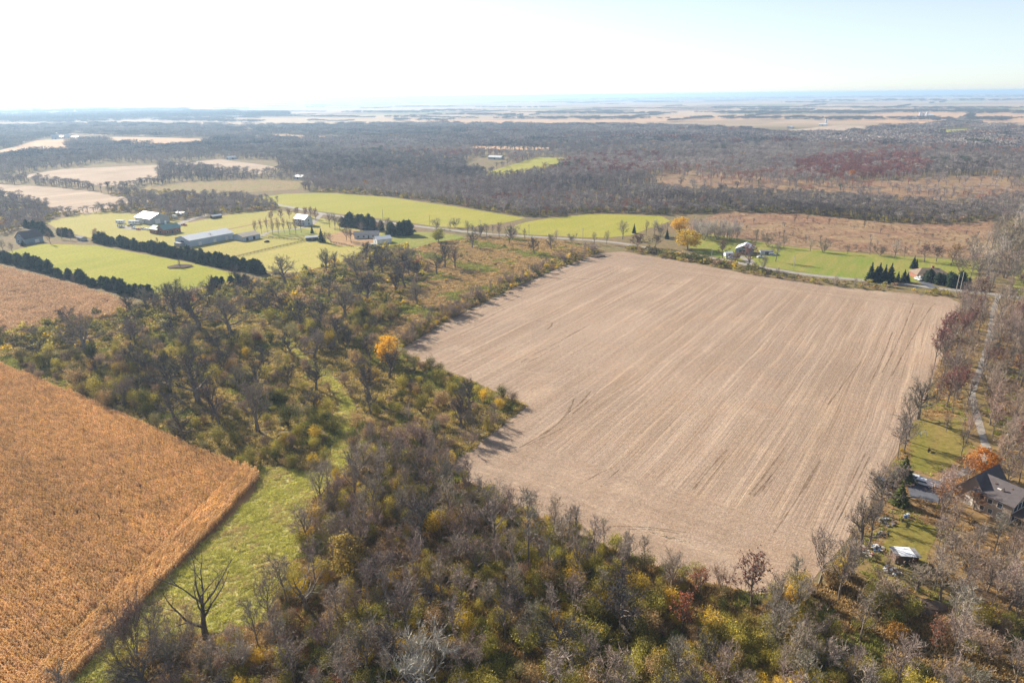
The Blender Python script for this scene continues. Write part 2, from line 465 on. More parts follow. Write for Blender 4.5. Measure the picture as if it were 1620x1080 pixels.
sheet('lawn', [(1075, 372), (1120, 370), (1190, 380), (1230, 388), (1300, 396), (1420, 405), (1548, 413), (1550, 440), (1500, 447), (1400, 446), (1300, 436), (1240, 426), (1160, 412), (1100, 400)], 0.04, M['lawn'], 'mown lawn along the road by the white barn', 1.0, 8)
sheet('lawn', [(1600, 420), (1720, 400), (1720, 520), (1622, 480), (1600, 450)], 0.03, M['lawn'], 'strip of lawn beyond the grey tree belt', 1.0, 8)
SCRUB = [(560, 500), (600, 450), (640, 400), (680, 385), (740, 376), (830, 376), (900, 383), (955, 396), (890, 420), (800, 458), (700, 508), (640, 545), (590, 560)]
sheet('meadow', SCRUB, 0.02, M['scrub'], 'tawny scrub meadow along the edge of the bare field', 1.2, 8)
HEATH = [(1085, 360), (1140, 335), (1260, 338), (1400, 352), (1500, 355), (1570, 348), (1580, 380), (1560, 410), (1420, 403), (1300, 395), (1190, 381), (1110, 370)]
sheet('meadow', HEATH, 0.03, M['heath'], 'russet brush meadow behind the lawns', 1.5, 12)
HEATH2 = [(1015, 282), (1080, 269), (1200, 280), (1270, 285), (1420, 286), (1500, 278), (1600, 280), (1640, 300), (1500, 318), (1330, 306), (1200, 300), (1080, 298)]
sheet('meadow', HEATH2, 0.2, M['heath'], 'brown clearing inside the wide bare wood', 3, 25)
sheet('field', [(-80, 292), (0, 292), (70, 295), (150, 304), (235, 318), (140, 338), (92, 336), (60, 320), (0, 309), (-80, 306)], 0.15, M['stubble'], 'pale stubble field above the hedge of grey trees', 2, 20)
sheet('field', [(25, 279), (100, 268), (252, 261), (248, 284), (160, 296), (90, 286)], 0.2, M['stubble'], 'middle stubble field between two tree belts', 3, 25)
sheet('field', [(262, 260), (350, 252), (445, 266), (410, 276), (340, 266)], 0.2, M['stubble'], 'small stubble field above the barns', 3, 25)
sheet('field', [(210, 298), (300, 288), (420, 284), (480, 288), (470, 300), (400, 304), (300, 306), (240, 308)], 0.2, M['scrub'], 'tawny meadow above the farm grove', 3, 20)
sheet('field', [(-80, 248), (0, 238), (60, 222), (200, 217), (368, 221), (300, 231), (230, 233), (115, 225), (112, 244), (60, 243)], 0.3, M['tan_crop'], 'orange tan corn field beyond the woods', 5, 45)
sheet('field', [(758, 276), (806, 262), (850, 249), (900, 250), (876, 265), (800, 279)], 0.3, M['green_far'], 'small green clearing deep in the wood', 4, 30)
for P, m, lb in [([(728, 232), (770, 231), (870, 234), (870, 238), (760, 237)], 'tan_crop', 'tan sliver of field inside the wood'),
                 ([(418, 213), (480, 214), (600, 218), (600, 221), (430, 218)], 'tan_crop', 'long thin tan field at the wood edge'),
                 ([(1240, 207), (1330, 198), (1400, 201), (1330, 210), (1260, 213)], 'stubble', 'pale field beside the small white sheds'),
                 ([(1470, 207), (1530, 203), (1545, 209), (1500, 214)], 'green_far', 'far green field among the woods'),
                 ([(380, 205), (640, 192), (900, 188), (1200, 182), (1330, 184), (1200, 190), (900, 195), (640, 197)], 'tan_crop', 'wide tan plain beyond the wood'),
                 ([(1300, 190), (1420, 178), (1700, 176), (1700, 192), (1560, 196), (1420, 196)], 'tan_crop', 'tan plain around the far white farmstead')]:
    sheet('field', P, 0.5, M[m], lb, 8, 80)

ROADPX = [(1760, 486), (1640, 474), (1575, 466), (1500, 458), (1400, 447), (1300, 437), (1240, 429), (1180, 418), (1100, 404), (1040, 395), (975, 384), (900, 378), (800, 372), (740, 367), (660, 358), (560, 345), (510, 338), (450, 326), (425, 322)]
road('road', ROADPX, 5.4, 0.07, M['asphalt'], 'pale country road running past the far side of the field')
LANE = [(1580, 466), (1572, 490), (1566, 530), (1556, 570), (1540, 612), (1540, 640), (1549, 670), (1556, 695), (1560, 715), (1540, 738), (1508, 754), (1490, 762)]
road('lane', LANE, 2.3, 0.075, M['gravel'], 'pale gravel lane winding down to the brown house', jit=0.12)
sheet('driveway', [(1432, 752), (1452, 752), (1490, 762), (1512, 772), (1500, 792), (1470, 795), (1440, 785)], 0.085, M['drive'], 'dark parking court in front of the brown house', 0.2, 3)
road('driveway', [(1478, 456), (1462, 446), (1456, 439)], 5.0, 0.078, M['drive'], 'short drive up to the brown roofed ranch house')
road('driveway', [(1190, 420), (1185, 412), (1172, 407), (1150, 407)], 6.0, 0.078, M['gravel'], 'gravel drive in front of the white barn')
road('driveway', [(510, 338), (500, 348), (492, 355), (470, 362), (430, 366), (412, 374), (390, 377)], 4.5, 0.065, M['gravel'], 'gravel drive between the farmhouse and the barn')
road('driveway', [(330, 340), (300, 348), (284, 354), (262, 358), (215, 362), (190, 358)], 7.0, 0.065, M['gravel'], 'gravel apron beside the grey metal shed')
road('path', [(282, 388), (320, 372), (400, 355), (440, 345)], 3.0, 0.06, M['leaf_litter'], 'worn track behind the white horse barn')
sheet('lawn', [(1438, 672), (1458, 662), (1520, 664), (1534, 685), (1530, 712), (1502, 738), (1470, 748), (1442, 742)], 0.04, M['yard'], 'sunlit grass lot above the parking court', 0.6, 4)
sheet('lawn', [(1405, 835), (1440, 822), (1482, 832), (1470, 870), (1462, 905), (1420, 930), (1390, 900)], 0.04, M['yard'], 'yellow green yard around the silver roofed shed', 0.6, 4)
sheet('meadow', [(1465, 545), (1500, 480), (1560, 470), (1640, 480), (1720, 560), (1720, 1000), (1560, 1000), (1400, 960), (1330, 890), (1400, 770), (1440, 690)], 0.015, M['leaf_litter'], 'leaf strewn ground under the lane trees', 1.0, 6)

# wheel marks left on the bare field: each a shallow strip of pressed soil
TRACKS = [('d', [(824, 573), (875, 545), (926, 517)], .7), ('d', [(833, 575), (885, 546)], .5), ('d', [(1096, 775), (1124, 740), (1150, 711)], .55), ('d', [(1120, 760), (1135, 742), (1148, 724)], .4),
          ('d', [(1225, 842), (1260, 790), (1298, 728)], .8), ('d', [(1185, 782), (1212, 748), (1240, 710)], .5), ('d', [(1192, 785), (1222, 750), (1240, 728)], .45), ('d', [(1200, 782), (1228, 752)], .4), ('d', [(1206, 775), (1222, 748)], .4),
          ('d', [(822, 708), (850, 692), (880, 672), (900, 650), (908, 630)], .9), ('d', [(834, 704), (868, 688), (888, 678)], .5), ('d', [(900, 652), (920, 636), (935, 618)], .7), ('d', [(905, 655), (935, 630), (950, 612)], .5),
          ('d', [(895, 440), (960, 443), (1020, 447), (1075, 450)], .9), ('d', [(880, 443), (930, 447), (1000, 447)], .5), ('d', [(750, 515), (780, 498), (800, 488)], .6), ('d', [(1395, 590), (1425, 530), (1445, 480)], .6), ('d', [(1410, 595), (1440, 540), (1470, 490), (1480, 480)], .5),
          ('d', [(1380, 600), (1400, 555), (1412, 525)], .5), ('d', [(970, 832), (1030, 834), (1085, 842)], .6), ('d', [(980, 836), (1040, 838), (1075, 844)], .4), ('d', [(920, 765), (945, 750), (972, 738)], .5), ('d', [(950, 770), (965, 755), (980, 742)], .4), ('d', [(1310, 640), (1340, 600), (1362, 572)], .5), ('d', [(790, 770), (820, 775), (850, 785)], .5),
          ('p', [(660, 545), (700, 525), (760, 492), (800, 470), (860, 440), (950, 402)], .8), ('p', [(655, 556), (690, 556), (705, 545)], .6), ('p', [(700, 574), (730, 570), (760, 573), (800, 585), (850, 590), (890, 596)], .8), ('p', [(760, 585), (830, 596), (885, 604)], .6), ('p', [(990, 578), (1025, 577), (1020, 592), (990, 612), (940, 640)], .8),
          ('p', [(1200, 663), (1235, 662), (1255, 670)], .7), ('p', [(730, 735), (800, 745), (860, 765), (940, 800), (1020, 840), (1100, 858)], .9), ('p', [(965, 805), (1010, 828), (1060, 850), (1120, 870), (1170, 885)], 1.2), ('p', [(1150, 795), (1180, 755)], .8), ('p', [(985, 410), (1100, 430), (1200, 448), (1300, 462), (1420, 470), (1490, 478)], .9), ('p', [(1000, 418), (1120, 440), (1250, 462), (1400, 474), (1470, 482), (1480, 500), (1455, 560)], .7),
          ('p', [(850, 505), (880, 508), (872, 520), (800, 558), (750, 566), (730, 572)], .6), ('d', [(848, 507), (874, 511), (866, 521)], .6), ('p', [(970, 790), (965, 806), (985, 812)], .5), ('p', [(1290, 880), (1330, 820), (1380, 730), (1410, 680)], .8), ('d', [(1300, 850), (1345, 765), (1370, 715)], .4), ('d', [(1312, 850), (1352, 770), (1376, 722)], .4)]
for i, (k, px, w) in enumerate(TRACKS):
    V, F = strip_mesh([G(*p) for p in px], w * (.8 if k == 'd' else 1.2), 0.036 + 0.0004 * i, 0.35, i)
    link('tyre_track', mesh_from('tyre_track', V, F, M['track_dark'] if k == 'd' else M['track_pale']), field)

# ---------------------------------------------------------------- plants: prototype meshes
class MB:
    def __init__(self): self.V = []; self.F = []
    def tri(self, a, b, c):
        n = len(self.V); self.V += [a, b, c]; self.F.append((n, n + 1, n + 2))
    def quad(self, a, b, c, d):
        n = len(self.V); self.V += [a, b, c, d]; self.F.append((n, n + 1, n + 2, n + 3))
    def tube(self, pts, rad, sides):
        n0 = len(self.V)
        for i, p in enumerate(pts):
            d = (pts[min(i + 1, len(pts) - 1)] - pts[max(i - 1, 0)])
            d = d.normalized() if d.length > 1e-6 else Vector((0, 0, 1))
            u = d.orthogonal().normalized(); v = d.cross(u)
            for k in range(sides):
                a = 2 * math.pi * k / sides
                self.V.append(p + (u * math.cos(a) + v * math.sin(a)) * rad[i])
        for i in range(len(pts) - 1):
            for k in range(sides):
                j = (k + 1) % sides
                self.F.append((n0 + i * sides + k, n0 + i * sides + j, n0 + (i + 1) * sides + j, n0 + (i + 1) * sides + k))
    def sliver(self, p, d, L, w, rnd):
        u = d.orthogonal().normalized()
        u = Matrix.Rotation(rnd.uniform(0, 6.28), 3, d) @ u
        self.tri(p - u * w, p + u * w, p + d * L + u * rnd.uniform(-.15, .15) * L)
    def mesh(self, name, mat, smooth=False): return mesh_from(name, self.V, self.F, mat, smooth=smooth)

def rand_dir(rnd):
    z = rnd.uniform(-1, 1); a = rnd.uniform(0, 6.2832); r = math.sqrt(1 - z * z)
    return Vector((r * math.cos(a), r * math.sin(a), z))

def path(p, d, L, n, wander, up, rnd):
    pts = [p.copy()]; d = d.normalized()
    for i in range(n):
        d = (d + rand_dir(rnd) * wander + Vector((0, 0, up))).normalized()
        p = p + d * (L / n); pts.append(p.copy())
    return pts, d

def bare_tree(seed, H=14.0, trunk=0.25, spread=55.0, limbs=9, wander=0.28, up=0.06, r0=0.32, limb_len=0.62, twig_n=6, sub_n=6, leaders=1, twig_w=0.04, twig_l=1.1, leafy=0.0, leaf_s=0.4, lean=0.05):
    """trunk + limbs in one mesh, finer branches and twigs in another, dead leaves (if any) in a third list"""
    rnd = random.Random(seed)
    T, C, L3 = MB(), MB(), MB()
    th = H * trunk
    stems = []
    if leaders == 1:
        pts, d = path(Vector((0, 0, -0.3)), Vector((rnd.uniform(-lean, lean), rnd.uniform(-lean, lean), 1)), th + 0.3, 4, 0.06, 0.05, rnd)
        T.tube(pts, [r0 * 1.25, r0, r0 * 0.92, r0 * 0.88, r0 * 0.84], 6)
        stems.append((pts[-1], d, r0 * 0.8))
    else:
        for k in range(leaders):
            a = 6.283 * (k + rnd.random() * .6) / leaders
            sp = math.radians(spread) * rnd.uniform(.4, .9)
            stems.append((Vector((math.cos(a) * .2, math.sin(a) * .2, -0.2)), Vector((math.cos(a) * math.sin(sp), math.sin(a) * math.sin(sp), math.cos(sp))), r0 * rnd.uniform(.5, .8)))
    limbs_out = []
    for (p0, d0, r) in stems:
        # leader
        Lm = (H - th) * (0.85 if leaders == 1 else rnd.uniform(.75, 1.0))
        pts, _ = path(p0, d0, Lm, 7, wander * 0.6, up, rnd)
        rad = [r * (1 - 0.92 * i / 7) + 0.015 for i in range(8)]
        T.tube(pts, rad, 5)
        limbs_out.append((pts, rad, Lm * 0.45))
        nl = limbs if leaders == 1 else max(2, limbs // leaders)
        for k in range(nl):
            f = (k + rnd.random()) / nl * 0.8
            i = min(6, int(f * 7))
            base = pts[i].lerp(pts[i + 1], f * 7 - i)
            az = k * 2.4 + rnd.uniform(-.5, .5)
            tilt = math.radians(spread + rnd.uniform(-14, 14)) * (1 - 0.45 * f)
            dd = Vector((math.cos(az) * math.sin(tilt), math.sin(az) * math.sin(tilt), math.cos(tilt)))
            LL = (H - th) * limb_len * (1 - 0.5 * f) * rnd.uniform(.8, 1.15)
            q, _ = path(base, dd, LL, 6, wander, up, rnd)
            rr = rad[i] * rnd.uniform(.5, .72)
            ra = [rr * (1 - 0.9 * j / 6) + 0.012 for j in range(7)]
            T.tube(q, ra, 4)
            limbs_out.append((q, ra, LL * 0.5))
    tips = []
    for (q, ra, LL) in limbs_out:
        n = len(q) - 1
        for k in range(sub_n):
            f = 0.22 + 0.78 * (k + rnd.random()) / sub_n
            i = min(n - 1, int(f * n)); b = q[i].lerp(q[i + 1], f * n - i)
            d = (q[i + 1] - q[i]).normalized()
            dd = (d + rand_dir(rnd) * 0.9 + Vector((0, 0, .12))).normalized()
            sl = max(0.9, LL * rnd.uniform(.45, .95))
            s, _ = path(b, dd, sl, 4, wander, 0.05, rnd)
            r1 = max(0.02, ra[i] * .5)
            C.tube(s, [r1, r1 * .75, r1 * .5, r1 * .3, 0.008], 3)
            for m in range(twig_n):
                g = 0.15 + 0.85 * (m + rnd.random()) / twig_n
                i2 = min(3, int(g * 4)); b2 = s[i2].lerp(s[i2 + 1], g * 4 - i2)
                d2 = ((s[i2 + 1] - s[i2]).normalized() + rand_dir(rnd) * .85 + Vector((0, 0, .15))).normalized()
                tl = twig_l * rnd.uniform(.6, 1.3)
                C.sliver(b2, d2, tl, twig_w, rnd)
                for _ in range(3):
                    b3 = b2 + d2 * tl * rnd.uniform(.2, .8)
                    d3 = (d2 + rand_dir(rnd) * .8).normalized()
                    C.sliver(b3, d3, tl * rnd.uniform(.5, .8), twig_w * .7, rnd)
                tips.append(b2 + d2 * tl * .6)
    if leafy > 0:
        for p in tips:
            if rnd.random() < leafy:
                for _ in range(2):
                    leaf_card(L3, p + rand_dir(rnd) * .3, leaf_s * rnd.uniform(.6, 1.3), rnd)
    return T, C, L3

def leaf_card(mb, p, s, rnd):
    d = rand_dir(rnd); u = d.orthogonal().normalized() * s * .5; v = d.cross(u).normalized() * s * .5
    mb.quad(p - u, p - v * .7, p + u, p + v * .7)

def shrub(seed, H=2.6, R=2.0, lobes=6, leaves=420, leaf=0.3, stems=14):
    rnd = random.Random(seed)
    Lf = MB(); 
    cs = []
    for k in range(lobes):
        a = k * 2.4 + rnd.random(); r = R * .62 * math.sqrt((k + .3) / lobes)
        cs.append((Vector((r * math.cos(a), r * math.sin(a), H * rnd.uniform(.38, .68))), R * rnd.uniform(.34, .55), H * rnd.uniform(.28, .42)))
    for k in range(leaves):
        c, rr, hh = cs[rnd.randrange(lobes)]
        d = rand_dir(rnd); f = rnd.uniform(.3, 1.2)
        if d.z < -.55: d.z = -d.z
        p = c + Vector((d.x * rr * f, d.y * rr * f, d.z * hh * f))
        if p.z < 0.05: p.z = rnd.uniform(.05, .4)
        leaf_card(Lf, p, leaf * rnd.uniform(.6, 1.4), rnd)
    St = MB()
    for k in range(stems):
        a = rnd.uniform(0, 6.28); t = rnd.uniform(.1, .7)
        d = Vector((math.cos(a) * math.sin(t), math.sin(a) * math.sin(t), math.cos(t)))
        St.sliver(Vector((d.x * .2, d.y * .2, 0)), d, H * rnd.uniform(.8, 1.15), .035, rnd)
    return Lf, St

def leafy_crown(seed, H, R, base, clumps, per, leaf):
    """leaves for a full-crowned tree, in clumps with gaps between"""
    rnd = random.Random(seed); mb = MB()
    cz = base + (H - base) * .5; hz = (H - base) * .5
    for k in range(clumps):
        d = rand_dir(rnd); f = rnd.uniform(.45, 1.0) ** .6
        c = Vector((d.x * R * f * .85, d.y * R * f * .85, cz + d.z * hz * f * .85))
        s = R * rnd.uniform(.2, .36)
        for _ in range(per):
            e = rand_dir(rnd)
            leaf_card(mb, c + Vector((e.x * s, e.y * s, e.z * s * .75)) * rnd.uniform(.5, 1.1), leaf * rnd.uniform(.6, 1.4), rnd)
    return mb

def conifer(seed, H=9.0, R=2.4, tiers=13, base=.08, round_=0.0, droop=.25, per=9):
    rnd = random.Random(seed); T, N = MB(), MB()
    T.tube([Vector((0, 0, -.2)), Vector((0.05, 0, H * .5)), Vector((0, 0.05, H * .97))], [H * .022, H * .014, .02], 5)
    for k in range(tiers):
        f = k / (tiers - 1); z = H * (base + (1 - base) * f)
        prof = (1 - f) ** (.85) if not round_ else math.sqrt(max(0, 1 - (f * 1.02 - .28) ** 2 / .55)) * (1 - round_ * f * .35)
        r = max(.12, R * prof * rnd.uniform(.85, 1.12))
        nb = per if r > .5 else 5
        for j in range(nb):
            a = 6.283 * (j + rnd.random() * .8) / nb + k
            rr = r * rnd.uniform(.75, 1.15)
            d = Vector((math.cos(a), math.sin(a), 0)); s = Vector((-d.y, d.x, 0))
            w = max(.18, rr * rnd.uniform(.30, .45)); dz = -droop * rr * rnd.uniform(.5, 1.2)
            hgt = H / tiers * rnd.uniform(.9, 1.5)
            p = Vector((0, 0, z)) + d * rr * .12
            tip = Vector((0, 0, z + dz * .4)) + d * rr
            l = Vector((0, 0, z + dz)) + d * rr * .62 + s * w
            q = Vector((0, 0, z + dz)) + d * rr * .62 - s * w
            N.tri(p + Vector((0, 0, hgt * .7)), l, tip); N.tri(p + Vector((0, 0, hgt * .7)), tip, q)
            N.tri(Vector((0, 0, z + hgt * .3)) + d * rr * .35, l + d * rr * .1 - Vector((0, 0, hgt * .4)), q + d * rr * .22 + Vector((0, 0, hgt * .25)))
            for _ in range(4):
                c = p.lerp(tip, rnd.uniform(.35, 1.0)) + s * w * rnd.uniform(-.8, .8) + Vector((0, 0, rnd.uniform(-.25, .3)))
                N.sliver(c, (d + rand_dir(rnd) * .6 + Vector((0, 0, .25))).normalized(), rr * .3 + .2, .12 + rr * .05, rnd)
    return T, N

PROTO = {}                                    # kind -> list of dicts {part name: mesh, 'H': height}
def reg(kind, H, **parts): PROTO.setdefault(kind, []).append(dict(H=H, **parts))

for i in range(5):
    H = [12, 13, 11.5, 13.5, 12.5][i]
    T, C, _ = bare_tree(100 + i, H, .2, 62, 13, .30, .05, .62, .68, 6, 10, twig_w=.048, twig_l=1.05)
    reg('oak', H, trunk=T.mesh('oak_trunk', M['bark']), crown=C.mesh('oak_crown', M['twig']))
for i in range(5):
    H = [15, 14, 16, 13.5, 15][i]
    T, C, _ = bare_tree(200 + i, H, .2, 42, 12, .17, .08, .28, .6, 5, 7, twig_w=.042, twig_l=1.15)
    reg('ash', H, trunk=T.mesh('ash_trunk', M['bark']), crown=C.mesh('ash_crown', M['twig']))
for i in range(4):
    H = [15, 14, 16, 15][i]
    T, C, _ = bare_tree(300 + i, H, .36, 44, 10, .15, .08, .18, .42, 5, 6, twig_w=.042, twig_l=1.05)
    reg('slim', H, trunk=T.mesh('slim_trunk', M['bark']), crown=C.mesh('slim_crown', M['twig']))
for i in range(4):
    H = [7, 6.5, 7.5, 6][i]
    T, C, _ = bare_tree(400 + i, H, 0, 48, 14, .15, .07, .10, .45, 5, 6, leaders=6, twig_w=.04, twig_l=.95)
    reg('brush', H, trunk=T.mesh('brush_stems', M['bark']), crown=C.mesh('brush_twigs', M['twig']))
for i in range(2):
    T, C, _ = bare_tree(450 + i, 13, .14, 58, 8, .26, .08, .5, .85, 2, 4, twig_w=.03, twig_l=1.1)
    reg('snag', 13, trunk=T.mesh('snag_trunk', M['bark']), crown=C.mesh('snag_crown', M['twig']))
for i in range(3):                            # thin dead leaves still on the tree
    T, C, L3 = bare_tree(500 + i, 12, .22, 48, 11, .2, .07, .26, .58, 5, 6, twig_w=.03, leafy=.9, leaf_s=.5)
    reg('leafy', 12, trunk=T.mesh('leafy_trunk', M['bark']), crown=C.mesh('leafy_twigs', M['twig']), foliage=L3.mesh('leafy_leaves', M['leaf']))
for i in range(3):                            # full coloured crown
    T, C, _ = bare_tree(600 + i, 11, .2, 48, 9, .2, .07, .28, .55, 2, 4)
    full = leafy_crown(620 + i, 12, 4.8, .7, 84, 34, .55)
    reg('full', 12, trunk=T.mesh('full_trunk', M['bark']), crown=full.mesh('full_crown', M['leaf']))
for i in range(5):
    Lf, St = shrub(700 + i, [2.6, 3.0, 2.3, 3.4, 2.8][i], [2.0, 2.2, 2.1, 1.9, 2.5][i], [7, 8, 6, 7, 9][i], 820, .20, 22)
    n = len(Lf.V); Lf.F += [tuple(a + n for a in f) for f in St.F]; Lf.V += St.V
    nl = len(Lf.F) - len(St.F)
    reg('shrub', 2.8, foliage=mesh_from('shrub', Lf.V, Lf.F, [M['leaf'], M['twig']], [0] * nl + [1] * len(St.F)))
for i in range(5):                            # tall loose bush, small leaves on many arching stems
    Lf, St = shrub(720 + i, [5.0, 5.6, 4.6, 5.2, 6.0][i], [2.3, 2.0, 2.7, 2.2, 2.4][i], 16, 1500, .21, 60)
    n = len(Lf.V); Lf.F += [tuple(a + n for a in f) for f in St.F]; Lf.V += St.V
    nl = len(Lf.F) - len(St.F)
    reg('shrub_big', 5.2, foliage=mesh_from('tall_shrub', Lf.V, Lf.F, [M['leaf'], M['twig']], [0] * nl + [1] * len(St.F)))
for i in range(3):                            # smaller far version
    Lf, _ = shrub(740 + i, 2.6, 2.0, 5, 110, .55, 0)
    reg('shrub_far', 2.6, foliage=Lf.mesh('shrub_far', M['leaf']))
for i in range(3):
    T, N = conifer(800 + i, 9, 2.9, 12, .06, .45, .1, 10)
    reg('pine', 9, trunk=T.mesh('pine_trunk', M['bark']), crown=N.mesh('pine_crown', M['needle']))
for i in range(2):
    T, N = conifer(820 + i, 10, 2.5, 15, .04, 0, .3, 9)
    reg('spruce', 10, trunk=T.mesh('spruce_trunk', M['bark']), crown=N.mesh('spruce_crown', M['needle']))

def join_mb(*mbs):
    o = MB()
    for m in mbs:
        n = len(o.V); o.V += m.V; o.F += [tuple(a + n for a in f) for f in m.F]
    return o
def round_crown(seed, H, R, n, card):
    """soft rounded mass of twig sprays seen from half a kilometre and more"""
    rnd = random.Random(seed); mb = MB()
    lobes = [(Vector((rand_dir(rnd).x * R * .5, rand_dir(rnd).y * R * .5, H * rnd.uniform(.58, .8))), R * rnd.uniform(.42, .62)) for _ in range(6)]
    for k in range(n):
        c, r = lobes[k % 6]; d = rand_dir(rnd); d.z = abs(d.z) * .9 - .25
        leaf_card(mb, c + d * r * rnd.uniform(.5, 1.05), card * rnd.uniform(.6, 1.4), rnd)
    for k in range(40):
        a = rnd.uniform(0, 6.28); t = rnd.uniform(.1, .75)
        d = Vector((math.cos(a) * math.sin(t), math.sin(a) * math.sin(t), math.cos(t)))
        mb.sliver(Vector((0, 0, H * rnd.uniform(.25, .55))), d, H * rnd.uniform(.35, .5), .07, rnd)
    return mb
for i in range(5):                            # woodland trees
    H = [12.5, 13.5, 12, 14, 13][i]; R = [4.2, 3.8, 4.6, 4.0, 4.4][i]
    T = MB(); T.tube([Vector((0, 0, -.2)), Vector((.1, 0, H * .35)), Vector((0, .1, H * .75))], [.24, .17, .06], 5)
    C = round_crown(900 + i, H, R, 170, .62)
    a = join_mb(T, C); nl = len(T.F)
    reg('wood', H, crown=mesh_from('wood_tree', a.V, a.F, [M['bark'], M['twig']], [0] * nl + [1] * len(C.F)))
def far_clump(seed, n=9, R=14.0, H=13.0):
    rnd = random.Random(seed); mb = MB()
    for k in range(n):
        a = k * 2.4; r = R * math.sqrt(k / n)
        c = Vector((r * math.cos(a), r * math.sin(a), H * rnd.uniform(.62, .8)))
        for _ in range(46):
            d = rand_dir(rnd)
            p = c + Vector((d.x * 5.2, d.y * 5.2, d.z * H * .28)) * rnd.uniform(.4, 1.05)
            leaf_card(mb, p, rnd.uniform(1.2, 2.6), rnd)
        mb.sliver(Vector((c.x, c.y, 0)), Vector((0, 0, 1)), c.z, .3, rnd)
    return mb
for i in range(3): reg('clump', 13, crown=far_clump(950 + i).mesh('far_clump', M['twig']))

def corn_row(seed, L=2.0, H=2.3):
    rnd = random.Random(seed); mb = MB()
    x = -L / 2
    while x < L / 2:
        h = H * rnd.uniform(.8, 1.08); lx, ly = rnd.uniform(-.12, .12), rnd.uniform(-.12, .12)
        b = Vector((x, rnd.uniform(-.05, .05), 0)); tp = b + Vector((lx, ly, h))
        w = Vector((.025, .0, 0)); mb.quad(b - w, b + w, tp + w * .5, tp - w * .5)
        for k in range(7):
            f = .25 + .7 * (k + rnd.random()) / 7; p = b.lerp(tp, f)
            a = rnd.uniform(0, 6.283); d = Vector((math.cos(a), math.sin(a), 0)); s = Vector((-d.y, d.x, 0)) * rnd.uniform(.05, .085)
            ln = rnd.uniform(.35, .65)
            m = p + d * ln * .55 + Vector((0, 0, rnd.uniform(.02, .2))); e = p + d * ln * rnd.uniform(.7, 1.0) - Vector((0, 0, rnd.uniform(.15, .55)))
            mb.quad(p - s * .5, p + s * .5, m + s, m - s); mb.tri(m - s, m + s, e)
        for k in range(3):
            mb.sliver(tp, (Vector((0, 0, 1)) + rand_dir(rnd) * .6).normalized(), .28, .02, rnd)
        x += rnd.uniform(.17, .24)
    return mb
for i in range(5): reg('corn', 2.3, crown=corn_row(1000 + i).mesh('corn_row', M['corn_leaf']))
def corn_far(seed):
    rnd = random.Random(seed); mb = MB()
    for _ in range(240):
        p = Vector((rnd.uniform(-2.2, 2.2), rnd.uniform(-2.2, 2.2), rnd.uniform(.6, 2.2)))
        leaf_card(mb, p, rnd.uniform(.2, .5), rnd)
    return mb
for i in range(3): reg('corn_far', 2.3, crown=corn_far(1020 + i).mesh('corn_patch', M['corn_leaf']))
def tuft(seed, R=.8, H=.42, n=34):
    rnd = random.Random(seed); mb = MB()
    for _ in range(n):
        a = rnd.uniform(0, 6.28); r = R * math.sqrt(rnd.random()) * .7
        d = (Vector((math.cos(a), math.sin(a), 0)) * rnd.uniform(.1, .9) + Vector((0, 0, 1))).normalized()
        mb.sliver(Vector((r * math.cos(a), r * math.sin(a), 0)), d, H * rnd.uniform(.6, 1.3), .07, rnd)
    return mb
for i in range(3): reg('tuft', .55, crown=tuft(1040 + i).mesh('grass_tuft', M['blade']))

